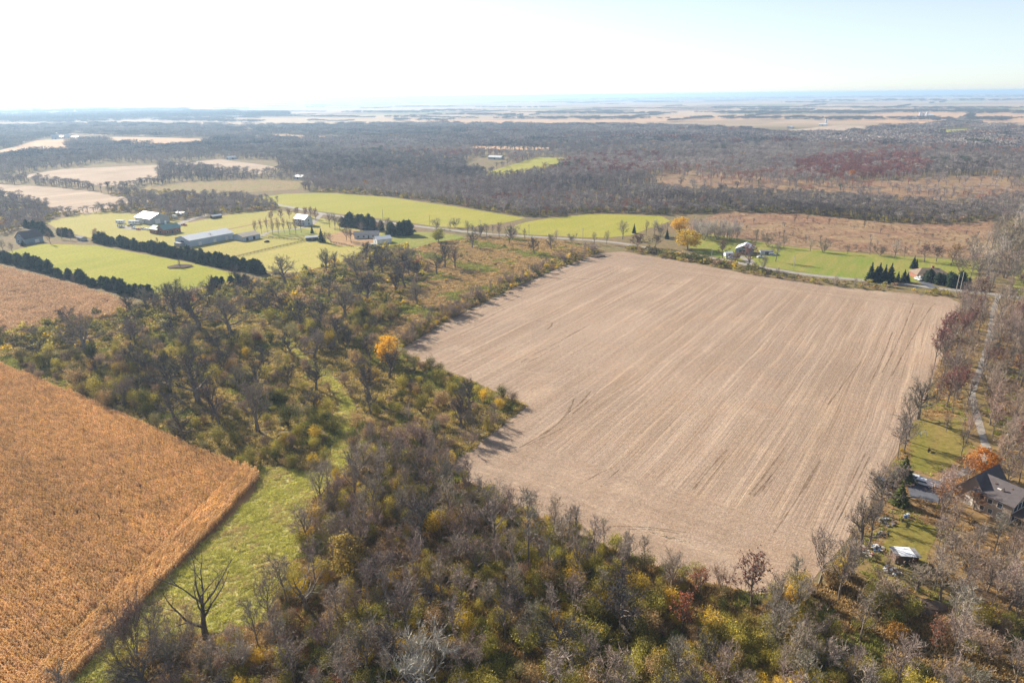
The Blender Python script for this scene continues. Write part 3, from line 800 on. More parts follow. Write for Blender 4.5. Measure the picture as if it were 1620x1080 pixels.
# ---------------------------------------------------------------- scattering uncountable stuff (geometry nodes)
def scatter(name, pts, rz, scl, kidx, tint, kinds, label):
    """one object; every point carries its own turn, size, prototype and tint"""
    pts = np.asarray(pts, np.float32)
    n = len(pts)
    me = bpy.data.meshes.new(name)
    me.vertices.add(n); me.vertices.foreach_set('co', pts.ravel())
    at = me.attributes.new('turn', 'FLOAT_VECTOR', 'POINT'); v = np.zeros((n, 3), np.float32); v[:, 2] = rz; at.data.foreach_set('vector', v.ravel())
    at = me.attributes.new('size', 'FLOAT_VECTOR', 'POINT'); at.data.foreach_set('vector', np.asarray(scl, np.float32).ravel())
    at = me.attributes.new('kind', 'INT', 'POINT'); at.data.foreach_set('value', np.asarray(kidx, np.int32))
    at = me.attributes.new('tint', 'FLOAT_COLOR', 'POINT'); c = np.ones((n, 4), np.float32); c[:, :3] = tint; at.data.foreach_set('color', c.ravel())
    o = link(name, me)
    ng = bpy.data.node_groups.new(name, 'GeometryNodeTree')
    ng.interface.new_socket('Geometry', in_out='INPUT', socket_type='NodeSocketGeometry')
    ng.interface.new_socket('Geometry', in_out='OUTPUT', socket_type='NodeSocketGeometry')
    N, Lk = ng.nodes, ng.links
    gi = N.new('NodeGroupInput'); go = N.new('NodeGroupOutput'); jn = N.new('GeometryNodeJoinGeometry')
    def attr(nm, typ):
        a = N.new('GeometryNodeInputNamedAttribute'); a.data_type = typ; a.inputs['Name'].default_value = nm; return a.outputs['Attribute']
    at_k, at_r, at_s = attr('kind', 'INT'), attr('turn', 'FLOAT_VECTOR'), attr('size', 'FLOAT_VECTOR')
    for i, mesh in enumerate(kinds):
        po = bpy.data.objects.new(name + '_source', mesh)          # never linked to the scene
        oi = N.new('GeometryNodeObjectInfo'); oi.inputs['Object'].default_value = po
        cp = N.new('FunctionNodeCompare'); cp.data_type = 'INT'; cp.operation = 'EQUAL'
        Lk.new(at_k, cp.inputs[2]); cp.inputs[3].default_value = i
        ip = N.new('GeometryNodeInstanceOnPoints')
        Lk.new(gi.outputs[0], ip.inputs['Points']); Lk.new(cp.outputs[0], ip.inputs['Selection']); Lk.new(oi.outputs['Geometry'], ip.inputs['Instance'])
        Lk.new(at_r, ip.inputs['Rotation']); Lk.new(at_s, ip.inputs['Scale']); Lk.new(ip.outputs[0], jn.inputs[0])
    Lk.new(jn.outputs[0], go.inputs[0])
    md = o.modifiers.new('scatter', 'NODES'); md.node_group = ng
    tag(o, label, kind='stuff')
    return o

RNG = np.random.default_rng(7)
def nz(x, y, s, ph=0.0):
    return (np.sin(x * s + 1.3 + ph) * np.cos(y * s * 1.1 + .7 + ph) + np.sin((x + y) * s * 1.9 + 2 + ph) * .6 + np.sin((x - 1.7 * y) * s * 3.3 + ph) * .4) / 2.0

# ---------------------------------------------------------------- stuff: corn, woods, brush, grass
def corn_field():
    # main planting: rows along BX; twenty end rows along the swale edge
    gp = [G(*p) for p in CORN]
    edge0, edge1 = Vector(G(412, 758)), Vector(G(110, 1080))
    ed = (edge1 - edge0).normalized(); en = Vector((ed.y, -ed.x))
    if en.x > 0: en = -en                                   # into the field
    pts, rz = [], []
    u = Vector((math.cos(BX), math.sin(BX))); v = Vector((-u.y, u.x))
    c = Vector(G(150, 800))
    A, B = np.meshgrid(np.arange(-230, 120, 1.9), np.arange(-150, 130, .76))
    x = c.x + u.x * A + v.x * B; y = c.y + u.y * A + v.y * B
    x, y = x.ravel(), y.ravel()
    d_edge = (x - edge0.x) * en.x + (y - edge0.y) * en.y
    ok = inside(gp, x, y) & (d_edge > 7.8)
    px, py = PX(x, y); ok &= (px > -90) & (py < 1180)
    P1 = np.c_[x, y][ok]
    A, B = np.meshgrid(np.arange(-6, 110, 1.9), np.arange(.3, 7.7, .76))
    x2 = edge0.x + ed.x * A + en.x * B; y2 = edge0.y + ed.y * A + en.y * B
    x2, y2 = x2.ravel(), y2.ravel()
    ok = inside(gp, x2, y2); px, py = PX(x2, y2); ok &= (px > -90) & (py < 1180)
    P2 = np.c_[x2, y2][ok]
    P = np.r_[P1, P2]
    rz = np.r_[np.full(len(P1), BX), np.full(len(P2), math.atan2(ed.y, ed.x))]
    n = len(P)
    rz = rz + np.where(RNG.random(n) < .5, math.pi, 0) + RNG.normal(0, .03, n)
    keep = RNG.random(n) > .015
    P, rz = P[keep], rz[keep]; n = len(P)
    P = P + RNG.normal(0, .05, (n, 2))
    lum = 1.0 + .16 * nz(P[:, 0], P[:, 1], .05) + .10 * nz(P[:, 0], P[:, 1], .23, 2) + RNG.normal(0, .10, n)
    tint = np.c_[.77 * lum, .495 * lum, .24 * lum * (1 + RNG.normal(0, .08, n))]
    h = RNG.normal(1.0, .07, n) + .07 * nz(P[:, 0], P[:, 1], .11, 4)
    scatter('cornstalks', np.c_[P, np.zeros(n)], rz, np.c_[np.ones(n), np.ones(n), h], RNG.integers(0, 5, n), tint, [p['crown'] for p in PROTO['corn']], 'standing dry orange corn in rows')
    gp2 = [G(*p) for p in CORN2]
    x = RNG.uniform(-420, -180, 9000); y = RNG.uniform(280, 470, 9000)
    ok = inside(gp2, x, y); x, y = x[ok], y[ok]; n = len(x)
    lum = 1 + .14 * nz(x, y, .05) + RNG.normal(0, .08, n)
    scatter('cornstalks', np.c_[x, y, np.zeros(n)], RNG.uniform(0, 6.28, n), np.ones((n, 3)), RNG.integers(0, 3, n), np.c_[.60 * lum, .41 * lum, .25 * lum], [p['crown'] for p in PROTO['corn_far']], 'tan corn standing beyond the thicket')
corn_field()

CLEAR = [
    [(758, 276), (806, 262), (850, 249), (900, 250), (876, 265), (800, 279)],
    [(728, 232), (770, 231), (870, 234), (870, 238), (760, 237)],
    [(418, 213), (480, 214), (600, 218), (600, 221), (430, 218)],
    [(1240, 207), (1330, 198), (1400, 201), (1330, 210), (1260, 213)],
    [(1470, 207), (1530, 203), (1545, 209), (1500, 214)],
    [(25, 279), (100, 268), (252, 261), (248, 284), (160, 296), (90, 286)],
    [(262, 260), (350, 252), (445, 266), (410, 276), (340, 266)],
    [(210, 298), (300, 288), (420, 284), (480, 288), (470, 300), (400, 304), (300, 306), (240, 308)],
    [(740, 250), (800, 247), (812, 252), (790, 258), (770, 268), (735, 262)],
]
SPARSE = [HEATH2]
# outlines of the woods in the picture: (polygon, fill, small-tree share)
WOODS = [
    ([(478, 303), (480, 285), (440, 268), (440, 250), (330, 243), (250, 238), (300, 232), (370, 222), (420, 222), (420, 200), (640, 197), (820, 199), (1000, 199), (1130, 203), (1250, 214), (1400, 203), (1450, 201), (1530, 190), (1560, 200), (1720, 205), (1720, 360), (1575, 348), (1500, 356), (1400, 353), (1260, 339), (1140, 336), (1045, 340), (940, 336), (870, 342), (832, 344), (720, 325), (620, 311), (520, 303)], .93),
    ([(-60, 258), (0, 250), (60, 243), (112, 244), (160, 250), (160, 258), (80, 268), (20, 278), (-60, 280)], .95),
    ([(112, 244), (112, 226), (140, 223), (190, 230), (235, 233), (330, 243), (440, 250), (440, 254), (350, 251), (262, 258), (200, 258), (160, 256)], .85),
    ([(-60, 200), (0, 196), (60, 196), (200, 197), (420, 199), (420, 216), (360, 219), (200, 216), (120, 214), (60, 221), (0, 237), (-60, 240)], .75),
    ([(-40, 280), (25, 281), (90, 287), (150, 297), (150, 304), (70, 294), (0, 291), (-40, 290)], .7),
    ([(160, 296), (248, 286), (290, 283), (420, 277), (440, 268), (480, 285), (420, 285), (300, 289), (210, 299), (170, 302)], .6),
    ([(150, 305), (215, 300), (260, 300), (330, 308), (390, 314), (440, 326), (435, 333), (360, 338), (300, 345), (268, 350), (250, 335), (205, 336), (150, 337), (140, 337), (230, 319)], .7),
    ([(-40, 310), (0, 309), (60, 320), (95, 337), (150, 336), (60, 350), (0, 352), (-40, 345)], .8),
    ([(-40, 352), (0, 352), (40, 350), (80, 346), (70, 358), (30, 366), (0, 372), (-40, 380)], .55),
    ([(250, 258), (350, 268), (420, 278), (380, 283), (290, 282), (248, 282)], .75),
]
def polar_grid(d0, d1, cell, seed):
    rng = np.random.default_rng(seed)
    lr = np.arange(math.log(d0), math.log(d1), cell); th = np.arange(-.74, .74, cell)
    R, T = np.meshgrid(lr, th); R = R.ravel() + rng.uniform(-.5, .5, R.size) * cell; T = T.ravel() + rng.uniform(-.5, .5, T.size) * cell
    r = np.exp(R)
    return r * np.sin(T), r * np.cos(T), r, rng

def woodland():
    x, y, r, rng = polar_grid(480, 3600, 1 / 135, 3)
    px, py = PX(x, y)
    ok = np.zeros(len(x), bool)
    for poly, fill in WOODS: ok |= inside(poly, px, py) & (rng.random(len(x)) < fill)
    for poly in CLEAR: ok &= ~(inside(poly, px, py) | inside([(a, b + (7 if 600 < a < 900 else 3)) for a, b in poly], px, py))
    for poly in SPARSE: ok &= ~((inside(poly, px, py) | inside([(a, b + 6) for a, b in poly], px, py)) & (rng.random(len(x)) > .16 + .3 * (nz(x, y, .02) > .35)))
    # a line of scattered trees through the brush meadow
    ok |= inside(HEATH, px, py) & (rng.random(len(x)) < .05)
    x, y, r, px, py = x[ok], y[ok], r[ok], px[ok], py[ok]
    n = len(x)
    near = r < 1500
    h = rng.normal(1.0, .16, n) * (1 + .16 * nz(x, y, .012)) * .86
    inh = inside(HEATH, px, py); h = np.where(inh, .3, h)
    h = np.where((px < 470) & (py > 280), h * .72, h)
    h = np.where((px > 880) & (py > 296), h * .66, h); h = h * (1 + .22 * nz(x, y, .03, 7))
    wid = np.clip(r / 800, .85, 1.5) * rng.normal(1, .16, n); wid = np.where(inh, .4, wid)
    k = rng.integers(0, 5, n)
    tint = np.array([.30, .252, .23]) * (1 + rng.normal(0, .16, n) + np.clip(.45 * nz(x, y, .006, 5) + .22 * nz(x, y, .02, 2), -.5, .6))[:, None]
    t2 = nz(x, y, .008, 1.0) + rng.normal(0, .35, n)
    rust = (t2 > .75) & (px > 560); tint[rust] = np.array([.34, .18, .135]) * (1 + rng.normal(0, .15, rust.sum()))[:, None]
    redwood = inside([(1255, 262), (1330, 248), (1440, 246), (1478, 268), (1440, 285), (1330, 286), (1260, 282)], px, py) & (rng.random(n) < .8)
    redwood |= inside([(850, 268), (950, 245), (1050, 250), (1080, 265), (960, 285), (880, 280)], px, py) & (rng.random(n) < .3)
    tint[redwood] = np.array([.27, .12, .10]) * (1 + rng.normal(0, .15, redwood.sum()))[:, None]
    pale = rng.random(n) < .05; tint[pale] = (.40, .36, .31)
    gold = rng.random(n) < .005; tint[gold] = (.42, .24, .07)
    ev = (nz(x, y, .011, 9) + rng.normal(0, .12, n) > .86) & (px > 500); tint[ev] = np.array([.09, .105, .06]) * (1 + rng.normal(0, .15, ev.sum()))[:, None]
    h = np.clip(h * rng.normal(1, .14, n), .35, 1.5)
    sel = near
    scatter('forest', np.c_[x, y, np.zeros(n)][sel], rng.uniform(0, 6.28, n)[sel], np.c_[wid, wid, h][sel], k[sel], tint[sel], [p['crown'] for p in PROTO['wood']], 'wide bare grey and russet wood beyond the fields')
    sel = ~near & (rng.random(n) < .5)
    scatter('forest', np.c_[x, y, np.zeros(n)][sel], rng.uniform(0, 6.28, n)[sel], np.c_[wid * .8, wid * .8, h * .95][sel], rng.integers(0, 3, n)[sel], tint[sel] * .85, [p['crown'] for p in PROTO['clump']], 'hazy blue grey forest towards the horizon')
    # green and yellow understorey along the front of the wood
    x, y, r, rng = polar_grid(420, 900, 1 / 170, 5)
    px, py = PX(x, y)
    edge = [(478, 303), (620, 311), (720, 325), (832, 344), (870, 342), (940, 336), (1045, 340), (1140, 336), (1260, 339), (1400, 353), (1500, 356), (1575, 348), (1575, 330), (1400, 332), (1100, 322), (832, 330), (700, 312), (560, 300)]
    ok = inside(edge, px, py) & (rng.random(len(x)) < .45)
    for poly, fill in WOODS[6:9]: ok |= inside(poly, px, py) & (rng.random(len(x)) < .35)
    ok |= inside(HEATH, px, py) & (rng.random(len(x)) < .75 * (nz(x, y, .05, 3) > -.1))
    x, y = x[ok], y[ok]; px, py = px[ok], py[ok]; n = len(x)
    pal = np.array([(.30, .26, .07), (.45, .35, .08), (.21, .20, .07), (.36, .25, .14), (.27, .20, .14)])
    tint = pal[rng.choice(5, n, p=[.25, .2, .2, .2, .15])] * (1 + rng.normal(0, .15, n))[:, None]
    hz = inside(HEATH, px, py); tint[hz] = np.array([.40, .26, .17]) * (1 + rng.normal(0, .25, hz.sum()))[:, None]
    s = rng.uniform(.8, 1.7, n); s[hz] *= .34 * rng.uniform(.4, 1.2, hz.sum())
    scatter('undergrowth', np.c_[x, y, np.zeros(n)], rng.uniform(0, 6.28, n), np.c_[s * 1.2, s * 1.2, np.where(hz, s * .6, s)], rng.integers(0, 3, n), tint, [p['foliage'] for p in PROTO['shrub_far']], 'olive and yellow brush along the front of the wood')
woodland()

def far_lines():
    # shelter belts and woodlots on the plain out to the horizon
    rng = np.random.default_rng(11); P = []; W = []
    for k in range(130):
        d = math.exp(rng.uniform(math.log(2900), math.log(16000))); th = rng.uniform(-.72, .72)
        x0, y0 = d * math.sin(th), d * math.cos(th)
        px, py = PX(x0, y0)
        left = px < 430
        if py > 196 and not left: continue
        if rng.random() < .5:
            ang = AX if rng.random() < .3 else BX
            L = rng.uniform(200, 900)
            for s in np.arange(-L / 2, L / 2, 26):
                P.append((x0 + math.cos(ang) * s, y0 + math.sin(ang) * s)); W.append(rng.uniform(.8, 1.25))
        else:
            a, b = rng.uniform(60, 420), rng.uniform(40, 160)
            for _ in range(int(a * b / 420)):
                s, t = rng.uniform(-a, a), rng.uniform(-b, b)
                P.append((x0 + DB.x * s + DA.x * t, y0 + DB.y * s + DA.y * t)); W.append(rng.uniform(.8, 1.3))
    # the long wooded ridge on the skyline and the hazy woods to the north-west
    for d, t0, t1, m in ((14500, .05, .74, 500), (18000, -.74, .74, 600), (9000, .4, .74, 120), (4600, -.74, -.3, 700), (5600, -.74, -.36, 500), (7500, -.74, -.42, 400)):
        for _ in range(m):
            th = rng.uniform(t0, t1); dd = d * rng.uniform(.93, 1.07)
            P.append((dd * math.sin(th), dd * math.cos(th))); W.append(rng.uniform(1.2, 2.6))
    P = np.array(P); n = len(P); W = np.array(W)
    tint = np.array([.12, .105, .095]) * (1 + rng.normal(0, .12, n))[:, None]
    scatter('treeline', np.c_[P, np.zeros(n)], rng.uniform(0, 6.28, n), np.c_[W, W, W * .8], rng.integers(0, 3, n), tint, [p['crown'] for p in PROTO['clump']], 'thin dark shelter belts crossing the far plain')
far_lines()

THICKET = [(-40, 545), (60, 520), (120, 502), (205, 492), (260, 472), (330, 458), (420, 440), (480, 430), (540, 415), (580, 395), (640, 385), (680, 430), (640, 480), (600, 540), (650, 568), (750, 606), (834, 640), (790, 680), (712, 738), (640, 760), (540, 742), (500, 748), (408, 748), (340, 722), (130, 630), (0, 575), (-40, 560)]
LOWER = [(470, 800), (500, 765), (560, 745), (700, 742), (760, 775), (840, 812), (900, 842), (990, 878), (1060, 908), (1130, 928), (1200, 942), (1280, 928), (1340, 900), (1400, 950), (1500, 985), (1660, 985), (1680, 1170), (100, 1170), (150, 1080), (240, 1015), (340, 1002), (430, 985), (450, 920), (490, 840)]
LANEW = [(1455, 660), (1480, 600), (1505, 540), (1525, 482), (1560, 472), (1640, 480), (1700, 560), (1700, 985), (1500, 985), (1400, 950), (1345, 890), (1370, 820), (1400, 760), (1430, 705)]
HEDGE = [(637, 552), (700, 512), (800, 462), (880, 426), (950, 401), (940, 393), (860, 420), (780, 455), (690, 500), (625, 540)]
ROADHEDGE = [(985, 398), (1100, 417), (1200, 437), (1300, 451), (1400, 461), (1520, 474), (1520, 468), (1400, 452), (1300, 443), (1240, 433), (1180, 423), (1100, 407), (1040, 398), (985, 390)]
def dist_to_path(x, y, pxs):
    best = np.full(np.shape(x), 1e9)
    P = [G(*p) for p in pxs]
    for (x0, y0), (x1, y1) in zip(P, P[1:]):
        L2 = (x1 - x0) ** 2 + (y1 - y0) ** 2
        t = np.clip(((x - x0) * (x1 - x0) + (y - y0) * (y1 - y0)) / L2, 0, 1)
        best = np.minimum(best, np.hypot(x - x0 - t * (x1 - x0), y - y0 - t * (y1 - y0)))
    return best
LAWNS = [[(1438, 672), (1458, 662), (1520, 664), (1534, 685), (1530, 712), (1502, 738), (1470, 748), (1442, 742)], [(1405, 835), (1440, 822), (1482, 832), (1470, 870), (1462, 905), (1420, 930), (1390, 900)],
         [(1432, 752), (1452, 752), (1490, 762), (1512, 772), (1500, 792), (1470, 795), (1440, 785)], [(1520, 735), (1640, 735), (1680, 850), (1560, 845), (1520, 800)]]
def blocked(x, y, px, py):
    b = np.zeros(np.shape(x), bool)
    for L in LAWNS: b |= inside(L, px, py)
    b |= dist_to_path(x, y, LANE) < 3.4
    b |= dist_to_path(x, y, ROADPX) < 4.6
    b |= inside(SWALE, px, py)
    b |= inside(HARV, px, py) | inside(CORN, px, py)
    return b

SHRUB_PAL = np.array([(.30, .26, .07), (.46, .385, .085), (.66, .46, .065), (.45, .31, .15), (.27, .24, .115), (.135, .135, .042), (.35, .25, .165), (.42, .19, .095)])
NAMED = [(327, 1011, 4), (1078, 1003, 5), (1106, 943, 4), (1188, 961, 4), (552, 912, 5), (668, 1085, 4), (1575, 838, 9), (1545, 815, 6), (666, 860, 6), (1327, 950, 4), (1360, 1012, 3), (486, 968, 3), (214, 1040, 2), (296, 1032, 2), (615, 579, 6), (566, 757, 5), (408, 682, 6), (314, 636, 8), (136, 559, 8), (584, 632, 6), (452, 449, 9), (498, 567, 7), (1450, 934, 4), (1509, 1055, 3), (1479, 1034, 3)]
def screens_named(x, y, reach=10.0):
    """true where a tall plant would stand right in front of a tree that the photograph shows clear"""
    b = np.zeros(np.shape(x), bool)
    for px, py, r in NAMED:
        gx, gy = G(px, py); d = math.hypot(gx, gy); ux, uy = -gx / d, -gy / d
        t = (x - gx) * ux + (y - gy) * uy; s = np.abs((x - gx) * uy - (y - gy) * ux)
        b |= (t > -r * .6) & (t < reach) & (s < r)
    return b
SHRUB_POINTS = []                                         # (x, y, size, tint index): the largest become things, the rest undergrowth
RUSSET = [(330, 1010), (430, 965), (530, 950), (545, 1100), (280, 1110)]
def shrub_points():
    rng = np.random.default_rng(21); out = []
    def fill(poly, spacing, prob, w, smin, smax, clump=.05):
        gp = [G(*p) for p in poly]
        xs = [p[0] for p in gp]; ys = [p[1] for p in gp]
        X, Y = np.meshgrid(np.arange(min(xs), max(xs), spacing), np.arange(min(ys), max(ys), spacing))
        X = X.ravel() + rng.uniform(-.5, .5, X.size) * spacing; Y = Y.ravel() + rng.uniform(-.5, .5, Y.size) * spacing
        px, py = PX(X, Y)
        ok = inside(poly, px, py) & ~blocked(X, Y, px, py) & (px > -40) & (px < 1670) & (py < 1150)
        pr = prob * (1 + 1.1 * nz(X, Y, clump) + .4 * nz(X, Y, clump * 3, 2))
        ok &= rng.random(len(X)) < pr
        scr = screens_named(X, Y, 7.0)
        w = np.array(w, float); w /= w.sum()
        for x, y, sc in zip(X[ok], Y[ok], scr[ok]):
            g = nz(np.array(x), np.array(y), .06, 3)
            ww = w.copy(); ww[2] *= 1.6 if g > .2 else .5; ww[5] *= 1.8 if g < -.2 else .6; ww /= ww.sum()
            out.append((x, y, rng.uniform(smin, smax) * (1.15 if g > 0 else .9) * (.45 if sc else 1), int(rng.choice(8, p=ww))))
    fill(THICKET, 3.6, .52, [.27, .20, .06, .18, .10, .15, .15, .01], .4, 1.8, .045)
    fill(LOWER, 3.0, .80, [.30, .30, .12, .10, .06, .08, .08, .01], .65, 1.55, .08)
    fill([(330, 1010), (430, 965), (530, 950), (545, 1100), (280, 1110)], 2.4, .8, [.05, .05, .08, .40, .02, .04, .20, .30], .5, 1.0)
    fill(LANEW, 4.6, .26, [.18, .14, .05, .26, .05, .06, .24, .06], .35, .8)
    fill([(700, 900), (900, 880), (1060, 930), (1280, 960), (1300, 1120), (640, 1120)], 3.2, .66, [.28, .38, .20, .06, .04, .04, .02, .0], .9, 1.6, .09)
    fill(HEDGE, 2.6, .8, [.24, .22, .13, .22, .04, .05, .14, .0], .6, 1.25)
    fill(ROADHEDGE, 2.6, .62, [.28, .22, .06, .26, .05, .06, .12, .0], .5, 1.0)
    fill([(990, 396), (1100, 415), (1230, 440), (1232, 434), (1180, 424), (1100, 408), (1000, 391)], 3.0, .8, [.30, .12, .03, .12, .10, .28, .10, .0], 1.0, 1.7)
    fill(SCRUB, 6.0, .32, [.16, .10, .04, .36, .05, .10, .22, .0], .35, .8, .04)
    return out
SHRUB_POINTS = shrub_points()

def meadow_grass():
    rng = np.random.default_rng(31)
    def pts(poly, n, grid):
        gp = [G(*p) for p in poly]; xs = [p[0] for p in gp]; ys = [p[1] for p in gp]
        x = rng.uniform(min(xs), max(xs), n); y = rng.uniform(min(ys), max(ys), n)
        px, py = PX(x, y); ok = inside(poly, px, py) & (px > -20) & (px < 1640) & (py < 1100)
        return x[ok], y[ok]
    kinds = [p['crown'] for p in PROTO['tuft']]
    x, y = pts(SWALE, 42000, 0); n = len(x)
    g = nz(x, y, .22); f = (g + rng.normal(0, .5, n))[:, None]
    tint = np.where(f > .25, np.array([[.62, .54, .22]]), np.array([[.57, .55, .15]])) * (1 + rng.normal(0, .15, n))[:, None]
    tint = np.where((f > .85), np.array([[.60, .45, .24]]), tint)
    lump = .75 + .6 * np.clip(nz(x, y, .55, 1), 0, 1)
    s = rng.uniform(.6, 1.2, n) * lump
    scatter('grass', np.c_[x, y, np.zeros(n)], rng.uniform(0, 6.28, n), np.c_[s * 1.2, s * 1.2, s], rng.integers(0, 3, n), tint, kinds, 'lodged green grass in lumpy tufts along the swale')
    xs, ys, ts, ss = [], [], [], []
    for poly, m, c, sc in ((SCRUB, 30000, (.52, .37, .18), 1.3), (THICKET, 52000, (.48, .375, .14), 1.4), (LOWER, 26000, (.42, .29, .13), 1.4), (LANEW, 20000, (.46, .30, .14), 1.0)):
        x, y = pts(poly, m, 0); n = len(x)
        px, py = PX(x, y); ok = ~blocked(x, y, px, py); x, y = x[ok], y[ok]; n = len(x)
        t = np.array(c) * (1 + rng.normal(0, .22, n))[:, None]
        gr = nz(x, y, .09, 2) > .25; t[gr] = np.array([.33, .33, .085]) * (1 + rng.normal(0, .2, gr.sum()))[:, None]
        xs.append(x); ys.append(y); ts.append(t); ss.append(rng.uniform(.6, 1.4, n) * sc)
    x = np.concatenate(xs); y = np.concatenate(ys); t = np.concatenate(ts); s = np.concatenate(ss); n = len(x)
    scatter('grass', np.c_[x, y, np.zeros(n)], rng.uniform(0, 6.28, n), np.c_[s * 1.2, s * 1.2, s], rng.integers(0, 3, n), t, kinds, 'dry tawny grass under and between the bushes')
meadow_grass()

# ---------------------------------------------------------------- trees and shrubs, each a thing
THINGS = []                                                # (root object, kind phrase, px, py) waiting for a label
TRUNK_TINT = (.21, .175, .145)
def vary(c, rnd, k=.12):
    f = 1 + rnd.uniform(-k, k)
    return [max(0, v * f * (1 + rnd.uniform(-.05, .05))) for v in c]

def plant(name, kind, x, y, h, tint, seed, bark=TRUNK_TINT, wide=1.0, cat='tree', label=None, phrase=None, group=None):
    rnd = random.Random(seed)
    pr = PROTO[kind][rnd.randrange(len(PROTO[kind]))]
    s = h / pr['H']
    rz = rnd.uniform(0, 6.283)
    parts = [k for k in pr if k != 'H']
    if len(parts) == 1:
        o = link(name, pr[parts[0]], None, (x, y, 0), rz); o.scale = (s * wide, s * wide, s)
        o['tint'] = tint; root = o
    else:
        root = empty(name, x, y, 0, rz); root.scale = (s * wide, s * wide, s)
        for k in parts:
            nm = {'trunk': 'trunk', 'crown': 'crown', 'foliage': 'foliage'}[k]
            c = link(nm, pr[k], root)
            c['tint'] = bark if k == 'trunk' else (tint if (k == 'foliage' or 'foliage' not in parts) else [v * .9 for v in bark])
    root['category'] = cat
    if group: root['group'] = group
    if label: root['label'] = label
    else:
        px, py = PX(x, y); THINGS.append((root, phrase, float(px), float(py)))
    return root

GREY, DARK, PURP, PALE, PINK = (.285, .235, .19), (.128, .112, .10), (.26, .20, .17), (.50, .43, .355), (.37, .28, .22)
TAKEN = []
def tree_px(kind, px, base, top, tint, name='bare_tree', label=None, phrase=None, group=None, bark=TRUNK_TINT, wpx=None, seed=None, cat='tree'):
    x, y = G(px, base); h = max(1.5, height_at(px, base, top))
    wide = 1.0
    seed = seed if seed is not None else int(px * 31 + base * 7)
    TAKEN.append((x, y))
    if wpx:
        depth = y * _cp + CAMH * _sp
        natural = {'oak': 1.05, 'ash': .8, 'slim': .5, 'brush': 1.25, 'full': .8, 'leafy': .9, 'pine': .52, 'spruce': .5, 'snag': .62}.get(kind, .9) * h
        wide = min(1.7, max(.55, (wpx / FPX * depth) / natural))
    rnd = random.Random(seed + 1)
    return plant(name, kind, x, y, h, vary(tint, rnd), seed, bark, wide, cat, label, phrase, group)

# named, clearly visible trees (picture position of foot, picture height of top)
tree_px('snag', 327, 1011, 889, (.13, .11, .095), label='large dead tree with bare spreading limbs beside the corn corner', bark=(.12, .10, .085), wpx=90, seed=3)
tree_px('brush', 214, 1040, 948, PURP, label='fine twigged purplish tree against the corn edge', wpx=70)
tree_px('brush', 296, 1032, 968, PINK, label='pale twiggy bush tree at the foot of the large dead tree', wpx=70)
tree_px('brush', 381, 1056, 1002, PALE, label='rounded pale grey bush below the large dead tree', wpx=62)
tree_px('snag', 486, 968, 900, GREY, label='leaning bare tree over a dark bush at the swale edge', wpx=70)
tree_px('oak', 666, 860, 790, DARK, 'oak_tree', 'dark spreading oak in the middle of the lower woods', wpx=95)
tree_px('full', 552, 912, 840, (.40, .28, .085), 'willow_tree', 'pale yellow leafed tree at the swale side of the lower woods', wpx=62)
tree_px('brush', 668, 1085, 990, (.50, .45, .40), label='ash white bare tree low in the woods', wpx=105, bark=(.42, .38, .34))
tree_px('full', 615, 579, 527, (.72, .42, .06), 'golden_tree', 'golden orange tree at the corner of the bare field', wpx=40)
tree_px('leafy', 1078, 1003, 938, (.40, .15, .075), 'red_tree', 'deep red oak in the lower woods', wpx=50, bark=(.1, .08, .07))
tree_px('leafy', 1106, 943, 900, (.38, .16, .09), 'red_tree', 'smaller russet tree at the lower edge of the bare field', wpx=48)
tree_px('leafy', 1188, 961, 880, (.22, .11, .085), 'red_tree', 'brown leaved tree standing against the bare field edge', wpx=82)
tree_px('ash', 1327, 950, 862, (.19, .155, .13), label='tall fan shaped bare tree at the lower corner of the field', wpx=75)
tree_px('ash', 1360, 1012, 936, PURP, label='purplish bare tree below the silver roofed shed', wpx=70)
tree_px('ash', 1374, 867, 784, (.19, .155, .13), label='bare forked tree by the parked junk along the field', wpx=75)
tree_px('oak', 1450, 934, 894, GREY, 'oak_tree', 'low bare tree in front of the silver roofed shed', wpx=62)
tree_px('brush', 1306, 1058, 1006, PALE, label='pale twiggy bush near the lower corner of the field', wpx=60)
tree_px('ash', 1509, 1055, 972, GREY, label='tall bare tree beside a reddish bush in the lower yard', wpx=75)
tree_px('leafy', 1479, 1034, 980, (.30, .135, .085), 'red_tree', 'thin reddish tree in the lower yard', wpx=48)
tree_px('full', 1418, 1012, 985, (.32, .18, .05), 'golden_tree', 'small amber bush tree below the yard', wpx=36)
tree_px('ash', 1437, 698, 628, (.19, .155, .13), label='bare tree casting long shadows over the sunlit grass lot', wpx=66)
tree_px('full', 1551, 752, 708, (.52, .215, .04), 'orange_tree', 'bright orange tree above the brown house', wpx=46)
tree_px('full', 1512, 782, 755, (.48, .235, .065), 'orange_tree', 'orange leaved tree beside the parking court', wpx=40)
tree_px('leafy', 1490, 812, 770, (.46, .24, .12), 'orange_tree', 'thin apricot leaved tree below the parking court', wpx=48)
tree_px('leafy', 1540, 806, 776, (.40, .20, .10), 'orange_tree', 'copper leaved tree against the brown house wall', wpx=44)
tree_px('leafy', 1532, 764, 722, (.55, .27, .09), 'orange_tree', 'thin orange tree over the lane end', wpx=36)
tree_px('spruce', 1427, 760, 722, (.10, .11, .035), 'spruce_tree', 'tall dark cone shaped evergreen beside the parking court', wpx=42, cat='evergreen')
tree_px('spruce', 1422, 797, 764, (.085, .095, .032), 'spruce_tree', 'lower dark evergreen below the cone shaped one', wpx=40, cat='evergreen')
tree_px('full', 1075, 366, 342, (.72, .43, .06), 'golden_tree', 'upper of the two round golden trees by the road', wpx=32)
tree_px('full', 1088, 394, 361, (.70, .44, .06), 'golden_tree', 'lower and larger round golden tree by the road', wpx=46)
